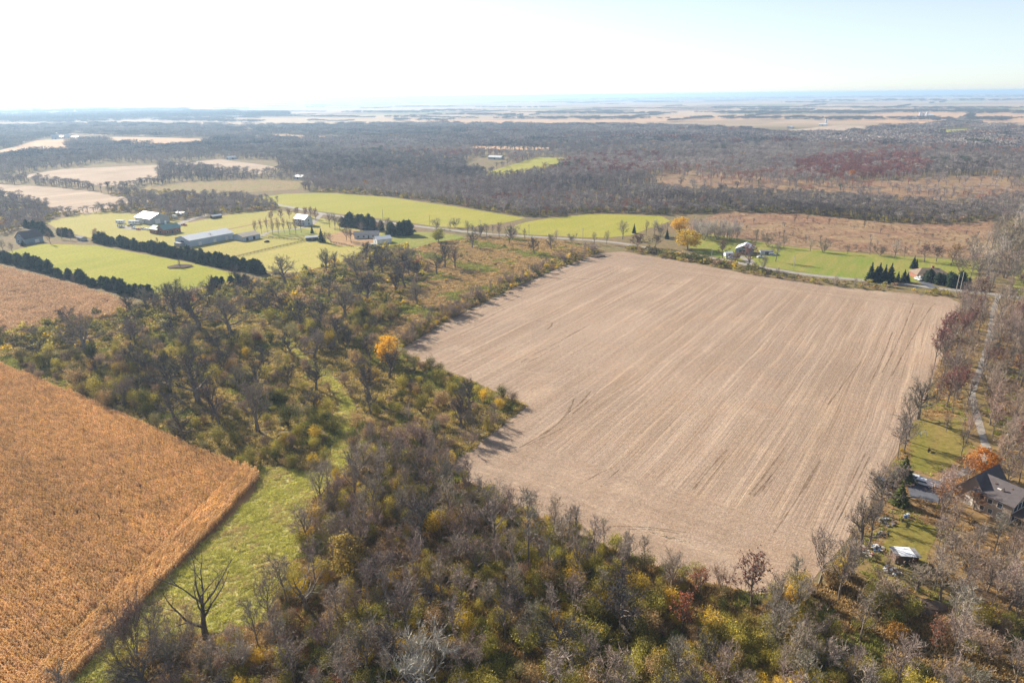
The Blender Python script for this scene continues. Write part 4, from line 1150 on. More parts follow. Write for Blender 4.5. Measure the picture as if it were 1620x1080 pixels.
tree_px('leafy', 1008, 396, 371, (.17, .095, .085), 'maroon_tree', 'maroon round tree at the far corner of the bare field', wpx=48)
tree_px('leafy', 1037, 392, 372, (.15, .10, .09), 'maroon_tree', 'dim maroon tree beside the golden pair', wpx=36)
tree_px('ash', 985, 378, 350, GREY, label='grey bare tree in front of the rounded green field', wpx=30)
tree_px('spruce', 1003, 369, 354, (.03, .045, .03), 'spruce_tree', 'small dark evergreen behind the maroon tree', cat='evergreen')
tree_px('spruce', 1055, 378, 362, (.03, .045, .03), 'spruce_tree', 'small dark evergreen touching the golden pair', cat='evergreen')
tree_px('leafy', 1143, 408, 381, (.19, .10, .085), 'maroon_tree', 'round purple brown tree left of the white barn'.replace('left of', 'next to'), wpx=30)
tree_px('leafy', 1184, 424, 386, (.30, .17, .15), 'maroon_tree', 'pinkish tree in front of the white barn', wpx=44)
tree_px('leafy', 1163, 420, 398, (.28, .17, .14), 'maroon_tree', 'low rosy tree between the barn and the hedge', wpx=30)
tree_px('ash', 1227, 414, 380, GREY, label='bare tree throwing a long shadow over the lawn by the barn', wpx=30)
tree_px('ash', 1208, 431, 404, GREY, label='bare roadside tree in front of the barn sheds', wpx=30)
tree_px('leafy', 1462, 414, 387, (.23, .115, .10), 'maroon_tree', 'red brown tree behind the ranch house', wpx=30)
tree_px('leafy', 1481, 414, 389, (.17, .11, .10), 'maroon_tree', 'dull brown tree behind the ranch house roof', wpx=30)
tree_px('leafy', 1504, 420, 385, (.36, .225, .10), 'golden_tree', 'pale amber tree beside the ranch house', wpx=34)
tree_px('full', 694, 382, 360, (.34, .30, .07), 'golden_tree', 'yellow green round tree beside the road', wpx=24)
tree_px('full', 1347, 286, 267, (.55, .25, .06), 'orange_tree', 'single orange tree at the edge of the red wood', wpx=11)
tree_px('leafy', 309, 386, 374, (.36, .19, .12), 'orange_tree', 'orange tree against the long barn wall', wpx=15)
tree_px('leafy', 334, 383, 370, (.34, .19, .12), 'orange_tree', 'small orange tree by the middle of the long barn', wpx=10)
tree_px('full', 408, 541, 527, (.42, .19, .07), 'orange_tree', 'small orange bush tree in the thicket', wpx=18)

OAKS = [(136, 559, 508, 66), (275, 504, 455, 60), (316, 520, 465, 68), (365, 527, 478, 62), (314, 636, 566, 85), (270, 622, 568, 60), (408, 682, 610, 62), (69, 574, 540, 50), (347, 673, 606, 50), (452, 449, 412, 46), (422, 500, 470, 44), (518, 432, 400, 30), (547, 503, 456, 52), (505, 520, 480, 48), (474, 517, 482, 40), (563, 441, 404, 46), (579, 412, 386, 26), (605, 432, 401, 36), (637, 421, 392, 40), (691, 434, 404, 34), (704, 423, 388, 30), (720, 423, 394, 26), (747, 392, 370, 24), (581, 480, 440, 56), (498, 567, 530, 46), (537, 543, 508, 46), (584, 632, 580, 50), (566, 757, 712, 85), (730, 677, 627, 46), (111, 520, 489, 34), (215, 545, 512, 42), (236, 600, 560, 46), (160, 600, 572, 44), (200, 640, 606, 40), (460, 560, 530, 40), (640, 455, 424, 40), (660, 482, 452, 32), (395, 470, 440, 40), (330, 480, 446, 40), (232, 492, 462, 34), (806, 385, 360, 22), (845, 402, 380, 20), (872, 395, 374, 20), (520, 470, 440, 36), (440, 480, 452, 36), (300, 560, 520, 50), (350, 565, 528, 44), (418, 590, 556, 40), (380, 620, 584, 40), (455, 610, 582, 36)]
for i, (px, b, t, w) in enumerate(OAKS):
    tree_px('oak' if i != 27 else 'snag', px, b, t - (b - t) * .12, DARK if i % 3 else GREY, 'oak_tree', phrase='dark spreading bare oak', group='bare oaks of the thicket', wpx=w * 1.15)
SLIMS = [(785, 876, 762), (836, 905, 780), (877, 836, 784), (814, 924, 840), (702, 968, 880), (938, 905, 820), (994, 895, 842), (1018, 892, 845), (1062, 912, 878), (1229, 971, 908), (1271, 968, 912), (756, 800, 752), (910, 850, 800), (955, 870, 815), (870, 930, 850)]
for i, (px, b, t) in enumerate(SLIMS):
    tree_px('slim' if i % 3 else 'ash', px, b, t, GREY, phrase='slender bare tree', group='bare trees of the lower woods')
LANES = [(1506, 653, 611), (1496, 683, 660), (1526, 668, 634), (1536, 672, 638), (1420, 724, 678), (1566, 672, 622), (1498, 596, 558), (1520, 720, 685), (1487, 583, 542), (1601, 714, 672), (1500, 896, 850), (1577, 914, 868), (1492, 830, 785), (1470, 610, 580), (1545, 880, 838), (1600, 880, 835), (1620, 930, 880), (1560, 940, 890), (1530, 940, 895), (1605, 985, 930), (1590, 650, 605), (1600, 690, 640), (1580, 620, 575), (1610, 600, 552), (1520, 540, 505), (1535, 520, 484), (1512, 575, 540), (1545, 500, 468), (1590, 560, 520), (1610, 540, 500), (1400, 800, 760), (1385, 830, 800), (1350, 905, 850), (1400, 920, 880), (1425, 700, 660), (1590, 780, 730), (1612, 765, 715), (1580, 745, 700), (1600, 500, 462), (1570, 590, 550)]
for i, (px, b, t) in enumerate(LANES):
    red = 480 < b < 600 and i % 3 == 0
    if red: tree_px('leafy', px, b, t, (.22, .095, .085), 'red_tree', phrase='dusky red tree', group='red trees along the lane')
    else: tree_px('ash' if i % 2 else 'slim', px, b, t - (b - t) * .2, PINK if i % 4 == 1 else (.2, .16, .13), phrase='bare lane tree', group='bare trees along the lane')
for px, b, t in [(1492, 560, 500), (1478, 578, 520), (1612, 520, 480), (1500, 530, 492)]:
    tree_px('leafy', px, b, t, (.21, .085, .08), 'red_tree', phrase='dusky red tree', group='red trees along the lane', wpx=34)

for px, b, t in [(1568, 548, 486), (1561, 580, 516), (1577, 522, 466), (1553, 600, 540), (1574, 566, 500), (1530, 640, 590), (1565, 640, 585), (1583, 500, 455), (1570, 690, 640), (1528, 700, 655)]:
    tree_px('ash', px, b, t, PINK, 'lane_tree', phrase='lane side tree', group='trees beyond the lane', wpx=44)

for px, b, t in [(1430, 716, 664), (1404, 775, 730), (1392, 812, 742), (1360, 878, 800), (1345, 915, 858), (1452, 662, 600)]:
    tree_px('oak' if px % 4 == 0 else 'ash', px, b, t, (.22, .18, .15), 'lane_tree', phrase='field edge tree', group='bare trees on the field edge by the yard', wpx=60)

def scatter_trees(poly, spacing, n, mix, hmin, hmax, phrase, group, seed, name='bare_tree', near=3.0):
    rnd = random.Random(seed)
    gp = [G(*p) for p in poly]; xs = [p[0] for p in gp]; ys = [p[1] for p in gp]
    got = 0; tries = 0
    while got < n and tries < 9000:
        tries += 1
        x, y = rnd.uniform(min(xs), max(xs)), rnd.uniform(min(ys), max(ys))
        px, py = PX(x, y); px, py = float(px), float(py)
        if not inside(poly, np.array([px]), np.array([py]))[0] or px < -15 or px > 1640 or py > 1160: continue
        if blocked(np.array([x]), np.array([y]), np.array([px]), np.array([py]))[0]: continue
        if screens_named(np.array(x), np.array(y), 11.0): continue
        if any((x - a) ** 2 + (y - b) ** 2 < spacing ** 2 for a, b in TAKEN): continue
        TAKEN.append((x, y)); got += 1
        kind, tint, hs = rnd.choices([m[:3] for m in mix], [m[3] for m in mix])[0]
        plant(name, kind, x, y, rnd.uniform(hmin, hmax) * hs, vary(tint, rnd, .2), seed * 1000 + got, vary(TRUNK_TINT, rnd, .2), rnd.uniform(.85, 1.2), 'tree', None, phrase, group)
scatter_trees(LOWER, 3.5, 128, [('slim', GREY, 1, .4), ('ash', GREY, .95, .25), ('ash', PURP, .85, .12), ('brush', PINK, .5, .16), ('oak', DARK, .8, .07)], 10, 14.5, 'bare woodland tree', 'bare trees of the lower woods', 5, 'woodland_tree')
scatter_trees([(480, 790), (560, 750), (700, 745), (760, 790), (760, 860), (700, 1000), (600, 1060), (480, 1060), (500, 900)], 3.2, 26, [('ash', PURP, .8, .4), ('brush', PINK, .65, .5), ('oak', DARK, .75, .1)], 8, 12, 'bare woodland tree', 'bare trees of the lower woods', 15, 'woodland_tree')
scatter_trees([(540, 690), (640, 700), (720, 680), (800, 660), (712, 738), (640, 765), (540, 745)], 3.0, 20, [('brush', PINK, .9, .7), ('ash', GREY, .9, .3)], 6.5, 9.5, 'twiggy bare bush tree', 'bare brush trees by the field notch', 16)
scatter_trees(THICKET, 5.2, 62, [('brush', PURP, .7, .3), ('ash', GREY, .8, .15), ('oak', DARK, .95, .55)], 8.5, 12, 'bare thicket tree', 'bare trees of the thicket', 6)
scatter_trees(HEDGE, 2.6, 34, [('brush', PINK, .7, .6), ('slim', GREY, .85, .4)], 8, 11, 'bare hedge tree', 'bare trees of the field hedge', 7)

# windbreak pines and other evergreens
def row_of(kind, name, a, b, n, h, tint, phrase, group, seed, jitter=.8, skip=()):
    rnd = random.Random(seed)
    p0, p1 = Vector(G(*a)), Vector(G(*b))
    for i in range(n):
        if i in skip: continue
        p = p0.lerp(p1, (i + .5) / n)
        TAKEN.append((p.x, p.y))
        plant(name, kind, p.x + rnd.uniform(-jitter, jitter) * 1.4, p.y + rnd.uniform(-jitter, jitter) * 1.4, h * rnd.uniform(.78, 1.2), vary(tint, rnd, .2), seed * 100 + i, wide=rnd.uniform(1.05, 1.5), cat='evergreen', phrase=phrase, group=group)
EVG = (.05, .07, .042)
row_of('pine', 'pine_tree', (152, 382), (420, 434), 64, 7.4, EVG, 'upper windbreak pine', 'pines of the upper windbreak', 41, 1.2, (20, 36))
row_of('pine', 'pine_tree', (-12, 409), (86, 432), 22, 7.6, EVG, 'lower windbreak pine', 'pines of the lower windbreak', 42, 1.2)
row_of('pine', 'pine_tree', (92, 437), (242, 474), 27, 6.4, EVG, 'lower windbreak pine', 'pines of the lower windbreak', 43, 1.2, (4, 9, 13))
row_of('pine', 'pine_tree', (335, 455), (388, 446), 7, 5.0, EVG, 'low hay field pine', 'low pines by the green field', 44, 1.0)
row_of('pine', 'pine_tree', (542, 358), (600, 366), 11, 10, EVG, 'tall dense row pine', 'tall pines behind the grey house', 45, 2.0)
row_of('pine', 'pine_tree', (548, 354), (592, 360), 8, 10, EVG, 'tall dense row pine', 'tall pines behind the grey house', 46, 2.0)
row_of('pine', 'pine_tree', (618, 371), (654, 372), 6, 10.5, EVG, 'lawn clump pine', 'pine clump by the lawn', 47, 2.5)
row_of('pine', 'pine_tree', (42, 359), (72, 364), 7, 6.5, EVG, 'small house pine', 'pines by the gabled house', 48, 1.5)
row_of('pine', 'pine_tree', (72, 371), (122, 374), 9, 5.5, EVG, 'small yard pine', 'pines by the gabled house', 49, 2.5)
row_of('spruce', 'spruce_tree', (1372, 444), (1408, 447), 5, 10, (.036, .055, .045), 'dark roadside spruce', 'spruces on the roadside lawn', 50, .6)
row_of('spruce', 'spruce_tree', (1418, 446), (1436, 447), 3, 7, (.05, .06, .05), 'low drive spruce', 'low spruces by the drive', 51, .8)
row_of('spruce', 'spruce_tree', (1440, 424), (1450, 426), 2, 7, (.045, .065, .055), 'blue green spruce', 'spruces behind the garage', 52, .3)
row_of('pine', 'pine_tree', (1468, 447), (1530, 455), 9, 7.5, EVG, 'dark screening pine', 'pines before the ranch house', 53, 2.2)
tree_px('spruce', 509, 383, 362, EVG, 'spruce_tree', 'lone spruce between the shed and the brown yard', wpx=14, cat='evergreen')
tree_px('spruce', 37, 389, 379, EVG, 'spruce_tree', 'small round evergreen in front of the blue grey house', wpx=16, cat='evergreen')
tree_px('spruce', 494, 369, 357, (.05, .07, .03), 'spruce_tree', 'small light evergreen on the farmhouse lawn', wpx=6, cat='evergreen')
for i, px in enumerate(range(405, 482, 9)):
    tree_px('ash', px, 372 - (i % 3) * 2, 349 - (i % 3) * 2, (.26, .165, .14), 'bare_tree', phrase='pinkish bare yard tree', group='yard trees by the farmhouse', wpx=13)
for i, (px, b, t) in enumerate([(430, 352, 334), (445, 350, 332), (458, 346, 330), (470, 343, 328), (483, 344, 328), (492, 346, 328), (500, 350, 330)]):
    tree_px('leafy', px, b, t, (.26, .13, .11), 'maroon_tree', phrase='reddish yard tree', group='red trees behind the farmhouse', wpx=14)
for i, (px, b, t) in enumerate([(530, 364, 338), (522, 360, 338), (538, 366, 344), (600, 368, 350), (548, 380, 358), (556, 384, 362), (572, 372, 352), (524, 386, 368), (614, 366, 345), (515, 384, 368)]):
    tree_px('ash', px, b, t, PURP, phrase='purplish bare yard tree', group='yard trees by the ranch house', wpx=20)
for i, (px, b, t) in enumerate([(690, 362, 346), (712, 366, 350), (740, 372, 350), (758, 374, 352), (770, 374, 354), (790, 376, 352), (812, 378, 356), (830, 380, 362), (780, 370, 356), (720, 360, 344), (1022, 372, 350), (1035, 372, 348), (1046, 374, 350), (960, 386, 366), (940, 386, 368), (905, 384, 368), (880, 382, 364), (1120, 376, 352), (1135, 378, 354), (1150, 380, 356), (1165, 380, 356), (1100, 372, 348), (1112, 372, 346), (1195, 388, 364), (1215, 390, 366), (1240, 392, 370), (1282, 397, 378), (1302, 399, 378), (1340, 402, 386), (1376, 403, 382), (1392, 404, 386), (1415, 408, 380), (1430, 408, 390), (1520, 430, 395), (1535, 440, 400), (1545, 450, 410), (1550, 425, 385), (1560, 440, 398), (1570, 455, 412), (1540, 410, 375), (1565, 405, 365), (1580, 420, 375), (1590, 440, 395), (1600, 455, 410), (1575, 385, 345), (1595, 395, 350), (1610, 380, 335), (1585, 365, 330), (1605, 410, 365), (1558, 470, 440), (1530, 470, 448), (1320, 452, 437), (1352, 455, 440), (1230, 440, 424)]):
    tree_px('ash' if i % 3 else 'brush', px, b, t, PALE if (i % 5 == 1 or 1095 < px < 1170) else GREY, name='roadside_tree', phrase='bare roadside tree', group='bare trees along the road')
for i, (px, b, t) in enumerate([(285, 424, 411), (195, 385, 372), (250, 388, 376), (98, 378, 360), (80, 386, 366), (20, 400, 384), (5, 398, 380), (112, 380, 366), (152, 378, 362), (165, 380, 366), (118, 448, 434), (40, 420, 408), (180, 460, 448), (150, 378, 368)]):
    tree_px('leafy' if i in (8, 9) else 'ash', px, b, t, (.38, .22, .10) if i in (8, 9) else PURP, phrase='small farm tree', group='small trees of the farm yards')
for px, b, t in [(60, 353, 344), (12, 358, 346), (4, 362, 350)]:
    tree_px('full', px, b, t, (.44, .22, .08), 'orange_tree', phrase='orange hedge tree', group='orange hedge trees')

for i in range(14):
    px = 1098 + i * 5.2; tree_px('brush' if i % 2 else 'ash', px, 374 + (i % 4) * 2, 346 + (i % 3) * 3, (.52, .46, .40), phrase='pale silvery grove tree', group='pale grove behind the golden pair', wpx=16, name='pale_tree')
scatter_trees([(1480, 760), (1560, 840), (1700, 850), (1700, 985), (1500, 985), (1400, 950), (1480, 900), (1470, 830)], 3.8, 40, [('ash', PINK, 1, .4), ('slim', GREY, 1, .3), ('brush', PINK, .55, .3)], 8, 12.5, 'bare lane tree', 'bare trees along the lane', 8, near=3)
scatter_trees([(1462, 640), (1485, 580), (1512, 500), (1530, 478), (1562, 474), (1552, 560), (1532, 610), (1530, 660), (1500, 660)], 3.4, 34, [('ash', PINK, 1, .45), ('ash', GREY, 1, .3), ('leafy', (.24, .11, .09), .95, .25)], 9.5, 14, 'lane side tree', 'trees between the field and the lane', 18, 'lane_tree')
scatter_trees([(1575, 480), (1640, 484), (1690, 560), (1690, 740), (1580, 735), (1560, 690), (1552, 640), (1568, 560)], 3.8, 34, [('ash', PINK, 1, .5), ('slim', GREY, 1, .3), ('leafy', (.26, .14, .11), .95, .2)], 9.5, 14, 'lane side tree', 'trees beyond the lane', 19, 'lane_tree')
scatter_trees([(1525, 460), (1548, 400), (1575, 350), (1640, 320), (1660, 470)], 5.0, 30, [('ash', PALE, 1, .4), ('slim', GREY, 1, .3), ('brush', PINK, .8, .3)], 8, 13, 'bare belt tree', 'grey belt along the lawn', 9, 'belt_tree')
# shrubs: the 300 that show largest are things of their own, the rest are undergrowth
def shrubs():
    a = np.array([(x, y, s, k) for x, y, s, k in SHRUB_POINTS])
    d = np.hypot(a[:, 0], a[:, 1])
    px, py = PX(a[:, 0], a[:, 1])
    size = a[:, 2] / d * ((px > 0) & (px < 1620) & (py < 1078))
    # a shrub under a standing tree shows least
    order = np.argsort(-size)
    word = ['olive green', 'yellow green', 'golden yellow', 'tawny brown', 'grey green', 'dark green', 'dull brown', 'russet']
    rnd = random.Random(77)
    for i in order[:296]:
        x, y, s, k = a[i]; k = int(k)
        ht = 2.8 * s * rnd.uniform(.9, 1.15)
        big = s > 1.05
        plant('shrub', 'shrub_big' if big else 'shrub', x, y, ht * (1.25 if big else 1), vary(SHRUB_PAL[k], rnd, .2), 5000 + int(i), wide=rnd.uniform(.85, 1.2), cat='shrub', phrase=word[k] + ' shrub', group=word[k] + ' shrubs')
    rest = order[296:]
    rng = np.random.default_rng(5); n = len(rest)
    b = a[rest]; s = b[:, 2]
    tint = SHRUB_PAL[b[:, 3].astype(int)] * (1 + rng.normal(0, .18, n))[:, None]
    near = np.hypot(b[:, 0], b[:, 1]) < 330
    big = near & (s > 1.05); k = np.where(near, rng.integers(0, 5, n), 5 + rng.integers(0, 3, n)); k = np.where(big, 8 + rng.integers(0, 5, n), k); s = np.where(big, s * .68, s)
    scatter('undergrowth', np.c_[b[:, :2], np.zeros(n)], rng.uniform(0, 6.28, n), np.c_[s, s, s * rng.uniform(.85, 1.2, n)], k, tint, [p['foliage'] for p in PROTO['shrub']] + [p['foliage'] for p in PROTO['shrub_far']] + [p['foliage'] for p in PROTO['shrub_big']], 'mixed green yellow and brown brush filling the thickets')
shrubs()

# ---------------------------------------------------------------- buildings
M['white_metal'] = plain('white_metal_roof', (.52, .54, .57), .45, .0, .5, .05, .15)
M['white_wall'] = plain('white_siding', (.54, .57, .60), .7, 0, .3, .06, .2)
M['blue_white'] = plain('pale_steel_wall', (.42, .48, .55), .6, 0, .3, .06, .2)
M['grey_wall'] = plain('grey_steel_wall', (.36, .37, .37), .7, 0, .3, .08, .2)
M['brick'] = plain('red_brick', (.27, .12, .085), .9, 0, .2, .15, .6)
M['green_roof'] = plain('green_roof', (.22, .33, .29), .7, 0, .3, .1, .4)
M['tan_roof'] = plain('tan_shingle', (.36, .32, .27), .9, 0, .2, .12, .6)
M['brown_roof'] = plain('brown_shingle', (.22, .165, .125), .9, 0, .2, .15, .7)
M['grey_roof'] = plain('grey_shingle', (.20, .195, .205), .9, 0, .2, .14, .9)
M['dusk_roof'] = plain('weathered_shingle', (.105, .09, .092), .9, 0, .2, .16, 1.2)
M['slate_siding'] = plain('blue_grey_siding', (.23, .28, .32), .8, 0, .3, .08, .3)
M['beige_wall'] = plain('beige_siding', (.34, .265, .205), .8, 0, .3, .1, .5)
M['timber'] = plain('weathered_timber', (.14, .10, .075), .9, 0, .2, .2, 1.0)
M['pole_wood'] = plain('pole_timber', (.40, .37, .33), .9, 0, .2, .15, 1.0)
M['trim'] = plain('pale_trim', (.70, .67, .62), .7, 0, .3, .05, .5)
M['dark_door'] = plain('dark_doorway', (.05, .05, .055), .7, 0, .3, .1, .5)
M['silver'] = plain('glint_white_galvanised', (.74, .75, .78), .4, .1, .5, .15, .9)  # whitened base colour stands in for the sun's glint on the tool shed roof
M['scrap'] = plain('mixed_scrap', (.36, .35, .34), .7, .1, .4, .9, 3.0)
M['rubber'] = plain('tyre_rubber', (.03, .03, .03), .9, 0, .2, .1, 2)
def mat_glass(name, col):
    t = NT(name)
    return t.bsdf(col, .08, 0, .6)
M['glass'] = mat_glass('window_glass', (.035, .045, .06))
def paint(name, col): return plain(name, col, .3, 0, .5, .03, .5)
M['car_silver'] = paint('silver_paint', (.50, .52, .56)); M['car_white'] = paint('white_paint', (.76, .77, .78)); M['car_dark'] = paint('dark_paint', (.05, .06, .08)); M['car_red'] = paint('red_paint', (.32, .05, .04)); M['car_blue'] = paint('blue_paint', (.10, .17, .32))

def boxes(lst):
    V, F = [], []
    for x0, x1, y0, y1, z0, z1 in lst:
        n = len(V)
        V += [(x0, y0, z0), (x1, y0, z0), (x1, y1, z0), (x0, y1, z0), (x0, y0, z1), (x1, y0, z1), (x1, y1, z1), (x0, y1, z1)]
        F += [tuple(n + i for i in f) for f in ((3, 2, 1, 0), (4, 5, 6, 7), (0, 1, 5, 4), (1, 2, 6, 5), (2, 3, 7, 6), (3, 0, 4, 7))]
    return V, F
def part(name, lst, mat, parent, **kw):
    V, F = boxes(lst)
    return link(name, mesh_from(name, V, F, mat), parent, **kw)

def opening(parent, side, u, z0, w, h, typ, L, W, base=0.0):
    """a door or window standing slightly proud of the wall; frame and pane for a window"""
    t = .05
    if side in 'fb':
        s = -1 if side == 'f' else 1; yy = s * W / 2
        rect = lambda du, dz, d: (u - w / 2 - du, u + w / 2 + du, min(yy - s * .02, yy + s * d), max(yy - s * .02, yy + s * d), z0 - dz, z0 + h + dz)
    else:
        s = -1 if side == 'l' else 1; xx = s * L / 2
        rect = lambda du, dz, d: (min(xx - s * .02, xx + s * d), max(xx - s * .02, xx + s * d), u - w / 2 - du, u + w / 2 + du, z0 - dz, z0 + h + dz)
    if typ == 'window':
        f = part('window', [rect(.12, .12, t)], M['trim'], parent); part('pane', [rect(0, 0, t + .02)], M['glass'], f)
    elif typ == 'dark': part('door', [rect(0, 0, t)], M['dark_door'], parent)
    else: part('door', [rect(0, 0, t)], M['trim'], parent)

def gable_shell(parent, L, W, eave, ridge, wall, roof, over=.5, hip=0.0, names=('wall', 'roof'), z0=0.0):
    x, y = L / 2, W / 2
    V = [(-x, -y, z0 - .2), (x, -y, z0 - .2), (x, y, z0 - .2), (-x, y, z0 - .2), (-x, -y, eave), (x, -y, eave), (x, y, eave), (-x, y, eave)]
    F = [(0, 1, 5, 4), (2, 3, 7, 6)]
    if hip: F += [(1, 2, 6, 5), (3, 0, 4, 7)]
    else:
        V += [(-x, 0, ridge), (x, 0, ridge)]; F += [(1, 2, 6, 9, 5), (3, 0, 4, 8, 7)]
    link(names[0], mesh_from(names[0], V, F, wall), parent)
    X, Y = x + over, y + over
    slope = (ridge - eave) / y; e = eave - over * slope + .03; r = ridge + .03; th = .18
    hx = X - hip
    V = [(-X, -Y, e), (X, -Y, e), (X, Y, e), (-X, Y, e), (-hx, 0, r), (hx, 0, r)]
    V += [(a, b, c + th) for a, b, c in V]
    F = [(6, 7, 11, 10), (8, 9, 10, 11), (0, 4, 5, 1), (2, 5, 4, 3), (0, 1, 7, 6), (2, 3, 9, 8)]
    if hip: F += [(7, 8, 11), (9, 6, 10), (1, 5, 2), (3, 4, 0), (1, 2, 8, 7), (3, 0, 6, 9)]
    else: F += [(1, 5, 11, 7), (5, 2, 8, 11), (3, 4, 10, 9), (4, 0, 6, 10)]
    return link(names[1], mesh_from(names[1], V, F, roof), parent)

def building(name, label, cat, cx, cy, rot, L, W, eave, ridge, wall, roof, ops=(), over=.5, hip=0.0):
    root = empty(name, cx, cy, 0, rot)
    tag(root, label, cat)
    rf = gable_shell(root, L, W, eave, ridge, M[wall], M[roof], over, hip)
    for o in ops: opening(root, *o, L, W)
    return root, rf
def at_corner(px, py, rot, L, W, cx=-1, cy=-1):
    """centre of a building whose front corner (local sign cx, cy) stands at a picture point"""
    x, y = G(px, py); u = Vector((math.cos(rot), math.sin(rot))); v = Vector((-u.y, u.x))
    c = Vector((x, y)) - u * (cx * L / 2) - v * (cy * W / 2)
    return c.x, c.y

c = at_corner(301, 391, AX, 36, 18)
barn, rf = building('horse_barn', 'long white horse barn with pale metal roof', 'barn', *c, AX, 36, 18, 4.6, 7.0, 'blue_white', 'white_metal', [('l', 0, 0, 4, 3.6, 'dark'), ('f', -10, 0, 2.4, 2.6, 'door'), ('f', 2, 0, 2.4, 2.6, 'door'), ('f', 12, 0, 2.4, 2.6, 'door')])
part('lean_to', [(-21.5, -18.1, -2, 5, 0, 2.6)], M['grey_wall'], barn)
c = at_corner(412, 377, AX, 14, 14, 1, -1)
building('stable', 'low tan roofed stable at the end of the white barn', 'barn', *c, AX, 15, 13, 3.2, 5.0, 'blue_white', 'tan_roof', [('r', 0, 0, 3, 2.8, 'dark'), ('f', -4, .0, 2, 2.4, 'dark'), ('f', 2, 0, 2, 2.4, 'dark')])
c = at_corner(238, 356, BX, 22, 17, 1, -1)
building('machine_shed', 'grey metal shed with bright white roof', 'shed', *c, BX, 23, 17, 5.0, 8.6, 'grey_wall', 'white_metal', [('r', -2, 0, 4.5, 4.2, 'door'), ('f', -5, 1.5, 1.4, 1.2, 'window'), ('f', 3, 1.5, 1.4, 1.2, 'window')])
c = at_corner(261, 371.5, AX, 13, 10)
bh, rf = building('brick_house', 'red brick house with pale green roof', 'house', *c, AX, 14, 10, 4.0, 7.0, 'brick', 'green_roof', [('f', -4, 1, 1.4, 1.5, 'window'), ('f', 0, 0, 1.2, 2.2, 'dark'), ('f', 4, 1, 1.4, 1.5, 'window'), ('l', 0, 1, 2, 1.6, 'window')])
part('chimney', [(-1, 0, 1, 2.4, 5, 9.2)], M['blue_white'], rf)
c2 = at_corner(250, 371, BX, 12, 8, 1, -1)
building('house_wing', 'small green roofed wing of the brick house', 'house', *c2, BX, 11, 8, 3.6, 5.8, 'brick', 'green_roof', [('f', -2, 1, 1.4, 1.4, 'window'), ('f', 2, 1, 1.4, 1.4, 'window')])
x, y = G(45, 384)
gh, rf = building('gabled_house', 'blue grey gabled house at the edge of the pines', 'house', x, y + 2, math.radians(62), 13, 12, 4.2, 8.6, 'slate_siding', 'dusk_roof', [('l', -2.5, 1, 1.6, 1.6, 'window'), ('l', 2.5, 1, 1.6, 1.6, 'window'), ('l', 0, 4.6, 1.6, 1.6, 'window'), ('f', 2, 0, 3, 2.4, 'door')])
x, y = G(130, 380)
building('low_cabin', 'low weathered cabin beside the windbreak pines', 'shed', x, y, BX, 8, 4, 2.2, 3.0, 'grey_wall', 'grey_roof', [('f', 0, 0, 1.2, 1.9, 'dark')], .3)
c = at_corner(483, 358, BX, 13, 8, 1, -1)
fh, rf = building('farmhouse', 'two storey white farmhouse among red trees', 'house', *c, BX, 13, 8, 5.6, 8.4, 'white_wall', 'white_metal', [('f', u, z, 1, 1.5, 'window') for u in (-4.5, -1.5, 1.5, 4.5) for z in (.9, 3.6)] + [('r', 0, 3.4, 1, 1.5, 'window'), ('r', 0, .8, 1.2, 1.6, 'window')])
part('porch', [(-6.4, 6.4, -6.2, -4.1, 2.4, 2.6), (-6.3, -6.1, -6.1, -5.9, 0, 2.4), (6.1, 6.3, -6.1, -5.9, 0, 2.4), (-.1, .1, -6.1, -5.9, 0, 2.4)], M['grey_roof'], fh)
c = at_corner(484, 381.5, math.radians(20), 9, 5)
building('run_in_shed', 'open horse shelter with white roof by the rail fence', 'shed', *c, math.radians(20), 9, 5, 2.4, 3.2, 'timber', 'white_metal', [('f', -2, 0, 3, 2, 'dark'), ('f', 2, 0, 3, 2, 'dark')], .3)
c = at_corner(597, 386.5, math.radians(30), 11, 8)
building('white_shed', 'white garage shed beyond the thicket', 'shed', *c, math.radians(30), 11, 8, 3.2, 4.8, 'white_wall', 'white_metal', [('f', -2.5, 0, 2.6, 2.4, 'door'), ('f', 2.5, 0, 2.6, 2.4, 'door'), ('l', 0, 0, 1, 2, 'dark')])
c = at_corner(584, 391, math.radians(10), 5, 3)
building('box_shed', 'tiny white shed in front of the white garage', 'shed', *c, math.radians(10), 5, 3.2, 1.9, 2.3, 'white_wall', 'white_metal', [('f', 0, 0, 1, 1.6, 'dark')], .15)
c = at_corner(562, 378, math.radians(10), 17, 8)
building('ranch_house', 'grey ranch house half hidden by bare trees', 'house', *c, math.radians(8), 18, 8, 2.8, 4.8, 'blue_white', 'grey_roof', [('f', u, .9, 1.4, 1.2, 'window') for u in (-6, -2, 5)] + [('f', 1.5, 0, 1.1, 2.1, 'dark')])
c = at_corner(1160, 406, math.radians(-12), 8, 11)
wb, rf = building('white_barn', 'white roofed barn with a shaded gable front', 'barn', *G(1178, 400), math.radians(62), 12, 10, 3.6, 6.0, 'slate_siding', 'silver', [('l', 0, 0, 5, 3.2, 'dark'), ('l', 0, 4.2, 2, 1, 'window'), ('f', 0, 1, 1.2, 1.2, 'window')])
building('small_shed', 'small pale roofed shed beside the white barn', 'shed', *G(1152, 405), math.radians(5), 5, 4, 2.2, 3.0, 'white_wall', 'white_metal', [('f', 0, 0, 1.2, 1.9, 'dark')], .3)
building('garden_shed', 'flat dark roofed shed by the barn driveway', 'shed', *G(1212, 402), math.radians(-10), 8, 4, 2.3, 2.8, 'white_wall', 'grey_roof', [('f', 0, 0, 2.2, 2, 'dark')], .3)
x, y = G(1474, 441)
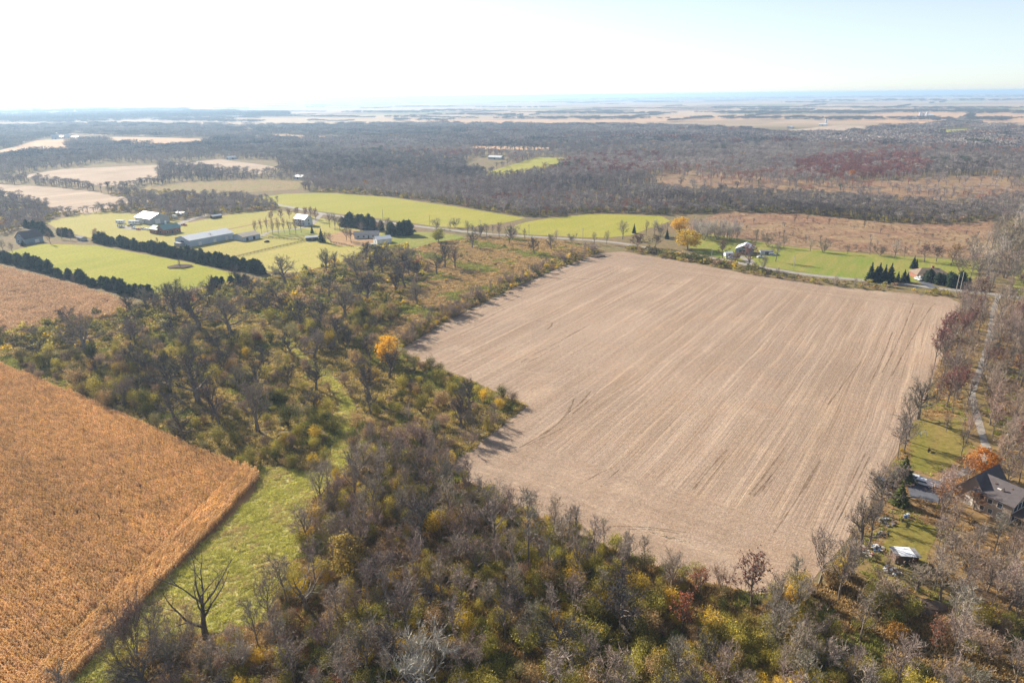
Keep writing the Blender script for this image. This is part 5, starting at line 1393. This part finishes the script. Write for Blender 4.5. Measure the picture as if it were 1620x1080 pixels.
rh, rf = building('brick_ranch', 'low ranch house with brown hipped roof', 'house', x, y + 3, math.radians(-6), 17, 10, 2.9, 5.4, 'brick', 'brown_roof', [('f', u, .9, 1.5, 1.3, 'window') for u in (-1, 3, 6)], .7, 4.5)
part('porch_roof', [(-8.2, -3.4, -7.4, -5.2, 2.5, 2.75)], M['brown_roof'], rh); part('garage', [(-8.0, -3.6, -7.2, -5.05, 0, 2.4)], M['white_wall'], rh); part('garage_door', [(-7.3, -4.3, -7.26, -7.2, .05, 2.1)], M['trim'], rh)
part('chimney', [(1, 2.2, .5, 1.5, 4.6, 6.6)], M['brick'], rf)

# the large house by the parking court
rot = math.radians(-60)
e0, e1 = Vector((116.9, 146.9)), Vector((119.9, 141.6)); perp = Vector((math.cos(math.radians(30)), math.sin(math.radians(30))))
mc = (e0 + e1) / 2 + perp * 5.6 + Vector((-.5, .866)) * .8
big = empty('lodge_house', mc.x, mc.y, 0, rot); tag(big, 'large beige house with grey shingle roofs and glazed gable', 'house')
rf = gable_shell(big, 8.6, 9.2, 5.4, 8.2, M['beige_wall'], M['dusk_roof'], .6)
for i, u in enumerate((-2.9, -1.0, 0.9, 2.8)):
    opening(big, 'r', u, .5, 1.5, 1.9, 'window', 8.6, 9.2); opening(big, 'r', u, 3.2, 1.5, 1.9, 'window', 8.6, 9.2)
for u in (-2.5, -.6, 1.6):
    opening(big, 'f', u, 3.3, 1.0, 1.2, 'window', 8.6, 9.2); opening(big, 'f', u + .5, .8, .9, 1.1, 'window', 8.6, 9.2)
part('deck', [(4.32, 7.0, -4.4, 4.4, 2.55, 2.75)] + [(6.75, 6.9, y - .08, y + .08, 0, 2.55) for y in (-4.2, -1.4, 1.4, 4.2)], M['timber'], big)
part('railing', [(6.85, 6.93, -4.4, 4.4, 3.55, 3.63)] + [(6.86, 6.92, -4.35 + i * .62, -4.30 + i * .62, 2.75, 3.55) for i in range(15)], M['timber'], big)
for (u, v) in ((-1.5, -1.6), (.8, -2.6), (2.0, -1.2)):
    part('roof_vent', [(u - .15, u + .15, v - .15, v + .15, 6.2, 7.8)], M['timber'], rf)
part('skylight', [(-.6, .3, -2.6, -1.9, 6.4, 7.05)], M['trim'], rf)
wing = empty('side_wing', -5.2, 1.2, 0, math.radians(90)); wing.parent = big
gable_shell(wing, 10.5, 7.0, 4.0, 8.6, M['beige_wall'], M['dusk_roof'], .6)
opening(wing, 'l', 0, .2, 2.6, 2.3, 'door', 10.5, 7.0); opening(wing, 'r', 0, .2, 2.6, 2.3, 'door', 10.5, 7.0); opening(wing, 'r', 0, 4.6, 1.4, 1.5, 'window', 10.5, 7.0)
# silver roofed shed
sh = empty('tool_shed', 88.2, 128.6, 0, math.radians(-8)); tag(sh, 'small yard shed with shiny silver sheet roof', 'shed')
part('wall', [(-2.4, 2.4, -1.6, 1.6, -.1, 2.0)], M['timber'], sh); part('door', [(-.6, .6, -1.66, -1.62, 0, 1.9)], M['dark_door'], sh)
for i in range(5):
    V = [(-2.8 + i * 1.12, -2.1, 2.55), (-2.8 + (i + 1) * 1.12 - .02, -2.1, 2.55), (-2.8 + (i + 1) * 1.12 - .02, 2.0, 2.15), (-2.8 + i * 1.12, 2.0, 2.15)]
    V += [(a, b, c + .06 + .02 * (i % 2)) for a, b, c in V]
    link('roof_panel', mesh_from('roof_panel', V, [(3, 2, 1, 0), (4, 5, 6, 7), (0, 1, 5, 4), (1, 2, 6, 5), (2, 3, 7, 6), (3, 0, 4, 7)], M['silver'] if i in (1, 2, 3) else M['grey_roof']), sh)

# buildings far off in the haze
FARB = [(87, 220, 14, 9, 6, 11, 'white_wall', 'white_metal', 'tall white farm building above the orange tan field'), (99, 219, 18, 10, 4, 7, 'white_wall', 'white_metal', 'white farm shed next to the tall white farm building'), (107, 218, 12, 9, 5, 9, 'white_wall', 'white_metal', 'white farmhouse between two far sheds'), (121, 219, 30, 12, 4, 6, 'white_wall', 'white_metal', 'longest white shed above the orange tan field'),
        (366, 252, 16, 9, 3, 5, 'white_wall', 'white_metal', 'pale shed by the small stubble field'), (476, 283, 18, 10, 3, 5, 'blue_white', 'white_metal', 'pale roof among the trees above the long green field'), (494, 284, 12, 8, 3, 5, 'white_wall', 'white_metal', 'smaller pale roof deep in the grey trees'), (785, 252, 26, 10, 3.5, 6, 'grey_wall', 'white_metal', 'grey shed beside the small green clearing'),
        (1250, 203, 34, 14, 4, 6, 'white_wall', 'white_metal', 'white shed at the wood edge on the plain'), (1302, 199, 24, 12, 4, 7, 'white_wall', 'white_metal', 'pale farm shed beside a thin silo'), (1446, 188, 46, 18, 5, 9, 'white_wall', 'white_metal', 'long white barn of the farmstead on the plain'), (1470, 184, 30, 16, 5, 9, 'white_wall', 'white_metal', 'white barn behind the far silos'),
        (270, 332, 14, 9, 3.2, 5.2, 'blue_white', 'grey_roof', 'grey roofed house among trees behind the metal shed'), (288, 341, 10, 6, 2.6, 3.6, 'white_wall', 'white_metal', 'pale outbuilding behind the metal shed'), (342, 345, 9, 4, 2.2, 3.0, 'timber', 'white_metal', 'low shelter at the edge of the farm grove'), (907, 200, 30, 14, 5, 9, 'white_wall', 'white_metal', 'pale building in the middle of the far wood')]
for i, (px, py, L, W, e, r, w, rfm, lb) in enumerate(FARB):
    building('farm_building', lb, 'building', *G(px, py), BX if i % 2 else AX, L, W, e, r, w, rfm, [('f', 0, 0, 2.5, 2.4, 'dark'), ('l', 0, 0, 2.5, 2.4, 'dark')], .4)
def silo(px, py, R, H, label):
    x, y = G(px, py); s = empty('silo', x, y); tag(s, label, 'silo', 'far silos')
    n = 16; mb = MB()
    for i in range(n):
        a, b = 6.283 * i / n, 6.283 * (i + 1) / n
        p, q = Vector((R * math.cos(a), R * math.sin(a), 0)), Vector((R * math.cos(b), R * math.sin(b), 0)); up = Vector((0, 0, H))
        mb.quad(p, q, q + up, p + up)
    link('wall', mb.mesh('silo_wall', M['white_wall']), s)
    d = MB()
    for k in range(4):
        for i in range(n):
            f = lambda t, j: Vector((R * math.cos(t * math.pi / 8) * math.cos(6.283 * j / n), R * math.cos(t * math.pi / 8) * math.sin(6.283 * j / n), H + R * .8 * math.sin(t * math.pi / 8)))
            d.quad(f(k, i), f(k, i + 1), f(k + 1, i + 1), f(k + 1, i))
    link('dome', d.mesh('silo_dome', M['white_metal']), s)
silo(1455, 186, 4.5, 18, 'tallest white silo of the farmstead on the plain'); silo(1460, 186, 4.5, 15, 'middle white silo of the farmstead on the plain'); silo(1466, 185, 4.5, 17, 'white silo next to the barn end on the plain'); silo(1306, 198, 3, 15, 'thin silo beside the pale farm shed'); silo(92, 219, 3.2, 13, 'white silo beside the tall white farm building')

# ---------------------------------------------------------------- vehicles
def wheel(parent, x, y, r=.33, w=.22):
    mb = MB(); n = 12; s = 1 if y > 0 else -1
    ring = [Vector((r * math.cos(6.283 * i / n), 0, r * math.sin(6.283 * i / n))) for i in range(n)]
    for i in range(n):
        p, q = ring[i], ring[(i + 1) % n]; o = Vector((0, s * w / 2, 0))
        mb.quad(p - o, q - o, q + o, p + o); mb.tri(Vector((0, 0, 0)) + o, p + o, q + o); mb.tri(Vector((0, 0, 0)) - o, q - o, p - o)
    wl = link('wheel', mb.mesh('wheel', M['rubber']), parent, (x, y, r))
    V, F = boxes([(-r * .5, r * .5, min(s * w / 2, s * (w / 2 + .02)), max(s * w / 2, s * (w / 2 + .02)), -r * .5, r * .5)])
    link('rim', mesh_from('rim', V, F, M['trim']), wl)
def profile(name, pts, w0, w1, mat, parent, zc=None):
    """side profile (x, z) swept across the width; upper points pulled in to w1"""
    zs = [p[1] for p in pts]; lo, hi = min(zs), max(zs)
    V = []
    for s in (-1, 1):
        for x, z in pts: V.append((x, s * (w0 + (w1 - w0) * (z - lo) / (hi - lo)) / 2, z))
    n = len(pts); F = [tuple(range(n)), tuple(reversed(range(n, 2 * n)))]
    for i in range(n):
        j = (i + 1) % n; F.append((i, n + i, n + j, j))
    me = mesh_from(name, V, F, mat)
    bm = bmesh.new(); bm.from_mesh(me); bmesh.ops.recalc_face_normals(bm, faces=bm.faces); bmesh.ops.bevel(bm, geom=bm.edges[:], offset=.05, segments=1, affect='EDGES'); bm.to_mesh(me); bm.free()
    return link(name, me, parent)
def car(px, py, rot, mat, label, typ='suv'):
    x, y = G(px, py); c = empty({'pickup': 'pickup_truck'}.get(typ, 'parked_car'), x, y, .07, rot); tag(c, label, 'truck' if typ == 'pickup' else 'car')
    if typ == 'pickup':
        profile('body', [(-2.7, .45), (2.6, .45), (2.65, .95), (1.2, 1.05), (.9, 1.1), (-2.7, 1.1)], 1.9, 1.85, mat, c)
        profile('cabin', [(-.6, 1.08), (1.25, 1.08), (.75, 1.72), (-.45, 1.75)], 1.75, 1.45, mat, c); profile('window', [(-.5, 1.15), (1.13, 1.15), (.72, 1.64), (-.4, 1.66)], 1.82, 1.52, M['glass'], c)
        part('bed', [(-2.6, -.8, -.75, .75, 1.0, 1.14)], M['rubber'], c)
    else:
        profile('body', [(-2.25, .4), (2.2, .4), (2.25, .8), (1.1, .98), (-2.1, 1.0), (-2.28, .8)], 1.85, 1.75, mat, c)
        profile('cabin', [(-2.05, .98), (1.15, .98), (.45, 1.52), (-1.75, 1.55)], 1.7, 1.35, mat, c); profile('window', [(-1.95, 1.04), (1.02, 1.04), (.42, 1.45), (-1.7, 1.47)], 1.76, 1.42, M['glass'], c)
    for hx in (-1.4, 1.4):
        for hy in (-.82, .82): wheel(c, hx, hy)
    for hy in (-.65, .65): part('headlight', [(2.2, 2.3, hy - .16, hy + .16, .66, .8)], M['trim'], c)
    return c
def trailer(px, py, rot, L, label, name='camper_trailer', mat='car_white', H=2.9):
    x, y = G(px, py); c = empty(name, x, y, .07, rot); tag(c, label, 'trailer')
    profile('body', [(-L / 2, .55), (L / 2 - .4, .55), (L / 2, 1.2), (L / 2 - .3, H - .2), (L / 2 - .9, H), (-L / 2, H)], 2.4, 2.3, M[mat], c)
    for u in (-L * .3, 0, L * .25): part('window', [(u - .5, u + .5, -1.235, -1.205, 1.5, 2.2)], M['glass'], c)
    part('door', [(L * .36, L * .36 + .7, -1.24, -1.21, .7, 2.4)], M['trim'], c); part('hitch', [(L / 2 - .2, L / 2 + 1.1, -.06, .06, .45, .57)], M['timber'], c)
    for hx in (-.5, .4):
        for hy in (-1.1, 1.1): wheel(c, hx, hy, .35)
R = math.radians
car(1450, 760, R(-35), M['car_silver'], 'silver car parked in the shade of the tall evergreen')
car(1461, 767, R(-40), M['car_white'], 'pale car on the parking court nearest the house'.replace('nearest', 'towards'))
trailer(191, 354, R(-10), 8, 'white camper at the end of the row by the grey shed'); trailer(213, 355, R(-8), 10, 'long white camper in front of the grey shed', H=3.2); trailer(192, 360, R(-12), 6, 'low flat trailer in front of the white campers', 'cargo_trailer', 'car_silver', 1.6)
car(212, 362, R(-30), M['car_white'], 'white pickup among the vehicles by the brick house', 'pickup'); car(219, 364, R(-35), M['car_red'], 'dark red car among the vehicles by the brick house'); car(226, 363, R(-32), M['car_silver'], 'silver car among the vehicles by the brick house'); car(233, 364, R(-38), M['car_white'], 'white car beside the brick house wall'); car(207, 358, R(20), M['car_dark'], 'dark pickup behind the white pickup', 'pickup')
trailer(274, 345, R(-20), 8, 'pale trailer behind the grey shed', 'cargo_trailer', 'car_white', 2.6); car(283, 357, R(-10), M['car_white'], 'white car on the gravel beside the grass field'); car(291, 357, R(-15), M['car_red'], 'red pickup on the gravel beside the grass field', 'pickup'); car(384, 378, R(20), M['car_white'], 'white pickup between the two barns', 'pickup')
car(1203, 408, R(10), M['car_white'], 'white car on the barn driveway'); car(1222, 404, R(-20), M['car_silver'], 'silver car by the flat roofed shed'); car(1154, 410, R(0), M['car_silver'], 'silver pickup beside the small pale shed', 'pickup'); car(1452, 443, R(-80), M['car_white'], 'white car in front of the ranch house garage')
trailer(1402, 768, R(-30), 4.5, 'small dark trailer beside the field edge', 'cargo_trailer', 'car_dark', 1.7)

# yard things
def heap(name, px, py, Rr, H, mat, label, cat, seed, sx=1.0):
    x, y = G(px, py); rnd = random.Random(seed); V, F = [], []; n, m = 12, 5
    for k in range(m):
        f = k / (m - 1)
        for i in range(n):
            a = 6.283 * i / n; r = Rr * math.cos(f * math.pi / 2) ** .8 * rnd.uniform(.75, 1.2)
            V.append((r * math.cos(a) * sx, r * math.sin(a), H * math.sin(f * math.pi / 2) * rnd.uniform(.85, 1.15) - .05))
    for k in range(m - 1):
        for i in range(n):
            j = (i + 1) % n; F.append((k * n + i, k * n + j, (k + 1) * n + j, (k + 1) * n + i))
    o = link(name, mesh_from(name, V, F, M[mat]), None, (x, y, 0)); tag(o, label, cat); return o
heap('dirt_pile', 946, 406, 3.5, 1.0, 'dirt', 'dark dirt pile at the far corner of the bare field', 'dirt pile', 1, 1.6)
heap('brush_pile', 286, 422, 6, 1.1, 'dirt', 'dark burnt brush pile on the green hay field', 'brush pile', 2, 1.3)
heap('hay_heap', 422, 383, 2, 1.4, 'dark_door', 'small dark feeder heap inside the rail fence', 'heap', 3)
heap('brush_pile', 1462, 960, 2.4, 1.2, 'timber', 'dark heap of branches below the silver roofed shed', 'brush pile', 4, 1.8)
def jumble(name, px, py, R_, n, mats, label, cat, seed):
    """a loose pile of odd boards, tins and crates, one heap"""
    x, y = G(px, py); rnd = random.Random(seed); V, F, mi = [], [], []
    for k in range(n):
        a, r = rnd.uniform(0, 6.28), R_ * math.sqrt(rnd.random())
        bv, bf = boxes([(-rnd.uniform(.1, .55), rnd.uniform(.1, .55), -rnd.uniform(.08, .3), rnd.uniform(.08, .3), 0, rnd.uniform(.06, .5))])
        m = Matrix.Translation((r * math.cos(a), r * math.sin(a), rnd.uniform(-.03, .25))) @ Matrix.Rotation(rnd.uniform(0, 6.28), 4, 'Z') @ Matrix.Rotation(rnd.uniform(-.4, .4), 4, 'X')
        o = len(V); V += [m @ Vector(v) for v in bv]; F += [tuple(o + i for i in f) for f in bf]; mi += [rnd.randrange(len(mats))] * 6
    ob = link(name, mesh_from(name, V, F, [M[m] for m in mats], mi), None, (x, y, 0)); tag(ob, label, cat)
MIX = ['scrap', 'timber', 'car_white', 'grey_wall', 'dark_door']
jumble('scrap_heap', 1412, 905, 1.7, 26, MIX, 'pale scrap heap beside the silver roofed shed', 'scrap heap', 5)
jumble('scrap_heap', 1371, 876, 1.2, 18, MIX + ['brick'], 'white and red scrap heap at the foot of the forked tree', 'scrap heap', 6)
jumble('scrap_heap', 1388, 868, 1.4, 20, MIX + ['car_blue'], 'blue and white scrap heap near the forked tree', 'scrap heap', 7)
jumble('scrap_heap', 1403, 826, 1.9, 30, ['scrap', 'timber', 'grey_roof', 'dark_door'], 'grey scrap heap below the dark evergreens', 'scrap heap', 8)
jumble('scrap_heap', 1404, 780, .9, 12, MIX, 'small pale heap behind the dark trailer', 'scrap heap', 9)
jumble('scrap_heap', 1393, 958, .7, 9, MIX, 'tiny white heap near the lower purplish tree', 'scrap heap', 10)
jumble('scrap_heap', 1585, 907, 1.0, 12, MIX, 'pale heap among the bare trees under the house', 'scrap heap', 11)
jumble('scrap_heap', 1396, 845, 1.2, 16, ['scrap', 'timber', 'grey_wall', 'dark_door'], 'dull scrap heap between the yard and the field edge', 'scrap heap', 12)
def barrel(px, py, mat, label):
    x, y = G(px, py); mb = MB(); n = 12
    mb.tube([Vector((0, 0, 0)), Vector((0, 0, .05)), Vector((0, 0, .45)), Vector((0, 0, .9)), Vector((0, 0, .95))], [.30, .36, .4, .36, .05], n)
    root = empty('barrel', x, y); tag(root, label, 'barrel'); link('body', mb.mesh('barrel_body', M[mat]), root)
    t = MB(); t.tube([Vector((0, 0, .93)), Vector((0, 0, .98))], [.34, .3], n); link('lid', t.mesh('barrel_lid', M['trim']), root)
barrel(1432, 819, 'car_blue', 'blue barrel between the evergreens and the yard'); barrel(1436, 817, 'car_silver', 'pale barrel standing next to the blue one'); barrel(1380, 880, 'car_red', 'red barrel by the white scrap heap')
# a swing frame and a bench on the sunlit lot
x, y = G(1458, 690); sw = empty('swing_frame', x, y, 0, .4); tag(sw, 'blue swing frame on the sunlit grass lot', 'swing')
for s in (-1, 1):
    mb = MB()
    for q in (-1, 1): mb.tube([Vector((s * 1.3, q * .8, 0)), Vector((s * 1.3, 0, 2.1))], [.05, .05], 6)
    link('leg', mb.mesh('swing_legs', M['car_blue']), sw)
mb = MB(); mb.tube([Vector((-1.4, 0, 2.1)), Vector((1.4, 0, 2.1))], [.05, .05], 6); link('beam', mb.mesh('swing_beam', M['car_blue']), sw)
for u in (-.5, .5):
    s_ = part('seat', [(u - .22, u + .22, -.12, .12, .5, .55)], M['rubber'], sw); part('chain', [(u - .2, u - .18, -.01, .01, .55, 2.08), (u + .18, u + .2, -.01, .01, .55, 2.08)], M['silver'], s_)
x, y = G(1470, 714); bn = empty('bench', x, y, 0, .8); tag(bn, 'dark bench in the tree shadow on the grass lot', 'bench')
part('seat', [(-.9, .9, -.25, .25, .42, .48)], M['timber'], bn); part('backrest', [(-.9, .9, .22, .3, .5, 1.0)], M['timber'], bn)
for u in (-.75, .75): part('leg', [(u - .05, u + .05, -.2, .25, 0, .42)], M['timber'], bn)

# ---------------------------------------------------------------- utility poles and fences
def pole(px, py, H, label, rot=BX):
    x, y = G(px, py); p = empty('utility_pole', x, y, 0, rot + math.pi / 2); tag(p, label, 'utility pole', 'utility poles along the road')
    mb = MB(); mb.tube([Vector((0, 0, -.2)), Vector((0, 0, H))], [.19, .13], 8); link('post', mb.mesh('pole_post', M['pole_wood']), p)
    c = part('crossarm', [(-1.1, 1.1, .13, .25, H - .75, H - .6)], M['pole_wood'], p)
    for u in (-1, -.35, .35, 1): part('insulator', [(u - .06, u + .06, .13, .25, H - .6, H - .4)], M['trim'], c)
for i, (px, py, H, lb) in enumerate([(1388, 445, 9.5, 'pale utility pole in front of the roadside spruces'), (1255, 428, 9, 'utility pole on the lawn beside the bare trees'), (1512, 463, 10, 'utility pole with a twin behind the field corner'), (1519, 459, 10, 'second of the twin poles beyond the field corner'), (1125, 416, 9, 'utility pole in the hedge before the white barn'), (922, 380, 9, 'utility pole in front of the rounded green field'), (837, 374, 9, 'utility pole between the two green fields'), (680, 358, 9, 'utility pole beyond the pine clump'), (606, 348, 9, 'utility pole above the dense pine row'), (760, 366, 9, 'utility pole by the roadside brush'), (1614, 592, 10, 'pole among the trees beside the lane')]):
    pole(px, py, H, lb)
def fence(pts, label, gap=3.2, H=1.3):
    P = [Vector(G(*p)) for p in pts]; f = empty('rail_fence', P[0].x, P[0].y); tag(f, label, 'fence')
    o = P[0]; pm = mesh_from('fence_post', *boxes([(-.09, .09, -.09, .09, -.1, H)]), M['timber'])
    for a, b in zip(P, P[1:]):
        d = b - a; n = max(1, round(d.length / gap)); ang = math.atan2(d.y, d.x); st = d.length / n
        rm = mesh_from('fence_rail', *boxes([(0, st, -.03, .03, -.07, .07)]), M['timber'])
        for i in range(n):
            q = a + d * (i / n) - o
            link('post', pm, f, (q.x, q.y, 0), ang)
            for z in (.45, .85, 1.2): link('rail', rm, f, (q.x, q.y, z), ang)
fence([(354, 412), (420, 396), (482, 382)], 'dark rail fence between the two paddocks'); fence([(425, 377), (455, 379), (484, 381)], 'rail fence below the farmhouse lawn'); fence([(524, 384), (545, 388), (560, 392)], 'short rail fence below the brown yard'); fence([(300, 394), (340, 408), (356, 413)], 'rail fence beside the long barn pasture', 4)

# ---------------------------------------------------------------- labels: every plant is told apart by the landmark it stands by
LANDMARKS = [(615, 579, 'the golden tree at the field corner'), (327, 1011, 'the large dead tree'), (552, 912, 'the pale yellow tree'), (668, 1080, 'the ash white tree'), (1078, 1003, 'the deep red oak'), (666, 860, 'the dark oak of the lower woods'), (600, 1010, 'the grey brush under the yellow tree'), (1575, 520, 'the far end of the lane'), (1600, 640, 'the wood beside the lane'), (1188, 961, 'the brown leaved tree'), (1327, 950, 'the tall fan shaped tree'), (1374, 867, 'the forked tree by the junk'), (1430, 890, 'the silver roofed shed'), (1425, 760, 'the cone shaped evergreen'), (1390, 810, 'the edge of the yard'), (1551, 752, 'the bright orange tree'), (1437, 698, 'the grass lot tree'),
             (832, 642, 'the notch of the bare field'), (712, 740, 'the inner corner of the bare field'), (410, 755, 'the tip of the corn'), (0, 578, 'the upper end of the corn edge'), (205, 490, 'the end of the tan corn'), (388, 440, 'the tip of the green hay field'), (640, 400, 'the white garage shed'), (747, 390, 'the tawny scrub meadow'), (955, 400, 'the far corner of the field'), (1088, 394, 'the golden pair by the road'), (1178, 405, 'the white roofed barn'), (1388, 445, 'the roadside spruces'), (1475, 440, 'the brown ranch house'), (1520, 480, 'the road corner of the field'), (1545, 640, 'the lane bend'), (1560, 560, 'the upper lane'),
             (465, 356, 'the white farmhouse'), (560, 372, 'the grey ranch house'), (45, 384, 'the blue grey house'), (335, 382, 'the long white barn'), (694, 380, 'the yellow green roadside tree'), (900, 840, 'the lower edge of the bare field'), (1000, 1000, 'the middle of the lower woods'), (820, 1000, 'the heart of the lower woods'), (480, 1060, 'the brush below the swale'), (455, 545, 'the upper end of the swale'), (530, 680, 'the narrow neck of the swale'), (130, 632, 'the middle of the corn edge'), (340, 725, 'the lower corn edge'), (1500, 1000, 'the lower yard'), (1600, 900, 'the trees under the house'), (800, 462, 'the hedge of the bare field'), (280, 560, 'the dark oaks of the thicket'), (1560, 410, 'the grey tree belt by the lawn'), (150, 382, 'the start of the upper windbreak'), (415, 432, 'the end of the upper windbreak'), (5, 410, 'the start of the lower windbreak'), (240, 474, 'the end of the lower windbreak'), (1300, 450, 'the roadside hedge')]
ORD = ['', 'second ', 'third ', 'fourth ', 'fifth ', 'sixth ', 'seventh ', 'eighth ', 'ninth ', 'tenth ', 'eleventh ', 'twelfth ', 'thirteenth ', 'fourteenth ', 'fifteenth ', 'sixteenth ', 'seventeenth ', 'eighteenth ', 'nineteenth ', 'twentieth ']
ORD += [t + u + ' ' for t in ('twenty-', 'thirty-', 'forty-', 'fifty-') for u in ('first', 'second', 'third', 'fourth', 'fifth', 'sixth', 'seventh', 'eighth', 'ninth')]
def label_plants():
    by = {}
    for root, phrase, px, py in THINGS:
        ds = [(math.hypot(px - a, (py - b) * 1.6), n) for a, b, n in LANDMARKS]
        d, n = min(ds)
        by.setdefault((phrase, n), []).append((d, root))
    for (phrase, n), lst in by.items():
        lst.sort(key=lambda t: t[0])
        for i, (d, root) in enumerate(lst):
            head = phrase if i == 0 else ORD[i] + phrase
            if len(lst) == 1: root['label'] = f'{phrase}, the only one by {n}'
            else: root['label'] = (f'{phrase} standing closest by {n}' if i == 0 else f'{ORD[i]}{phrase} counting out from {n}').replace('closest', 'first')
label_plants()

# ---------------------------------------------------------------- haze
def haze():
    s = 46000.0
    V = [(x, y, z) for z in (-1.0, 108.0) for x, y in ((-s, -s), (s, -s), (s, s), (-s, s))]
    F = [(3, 2, 1, 0), (4, 5, 6, 7), (0, 1, 5, 4), (1, 2, 6, 5), (2, 3, 7, 6), (3, 0, 4, 7)]
    t = NT('haze_air')
    v = t.n('ShaderNodeVolumePrincipled')
    v.inputs['Color'].default_value = (.52, .735, 1.0, 1)
    v.inputs['Density'].default_value = 1.3e-04
    v.inputs['Anisotropy'].default_value = 0.3
    t.l(v.outputs[0], t.out.inputs['Volume'])
    o = link('haze', mesh_from('haze', V, F, t.m))
    tag(o, 'pale blue haze thickening towards the horizon', kind='stuff')
haze()
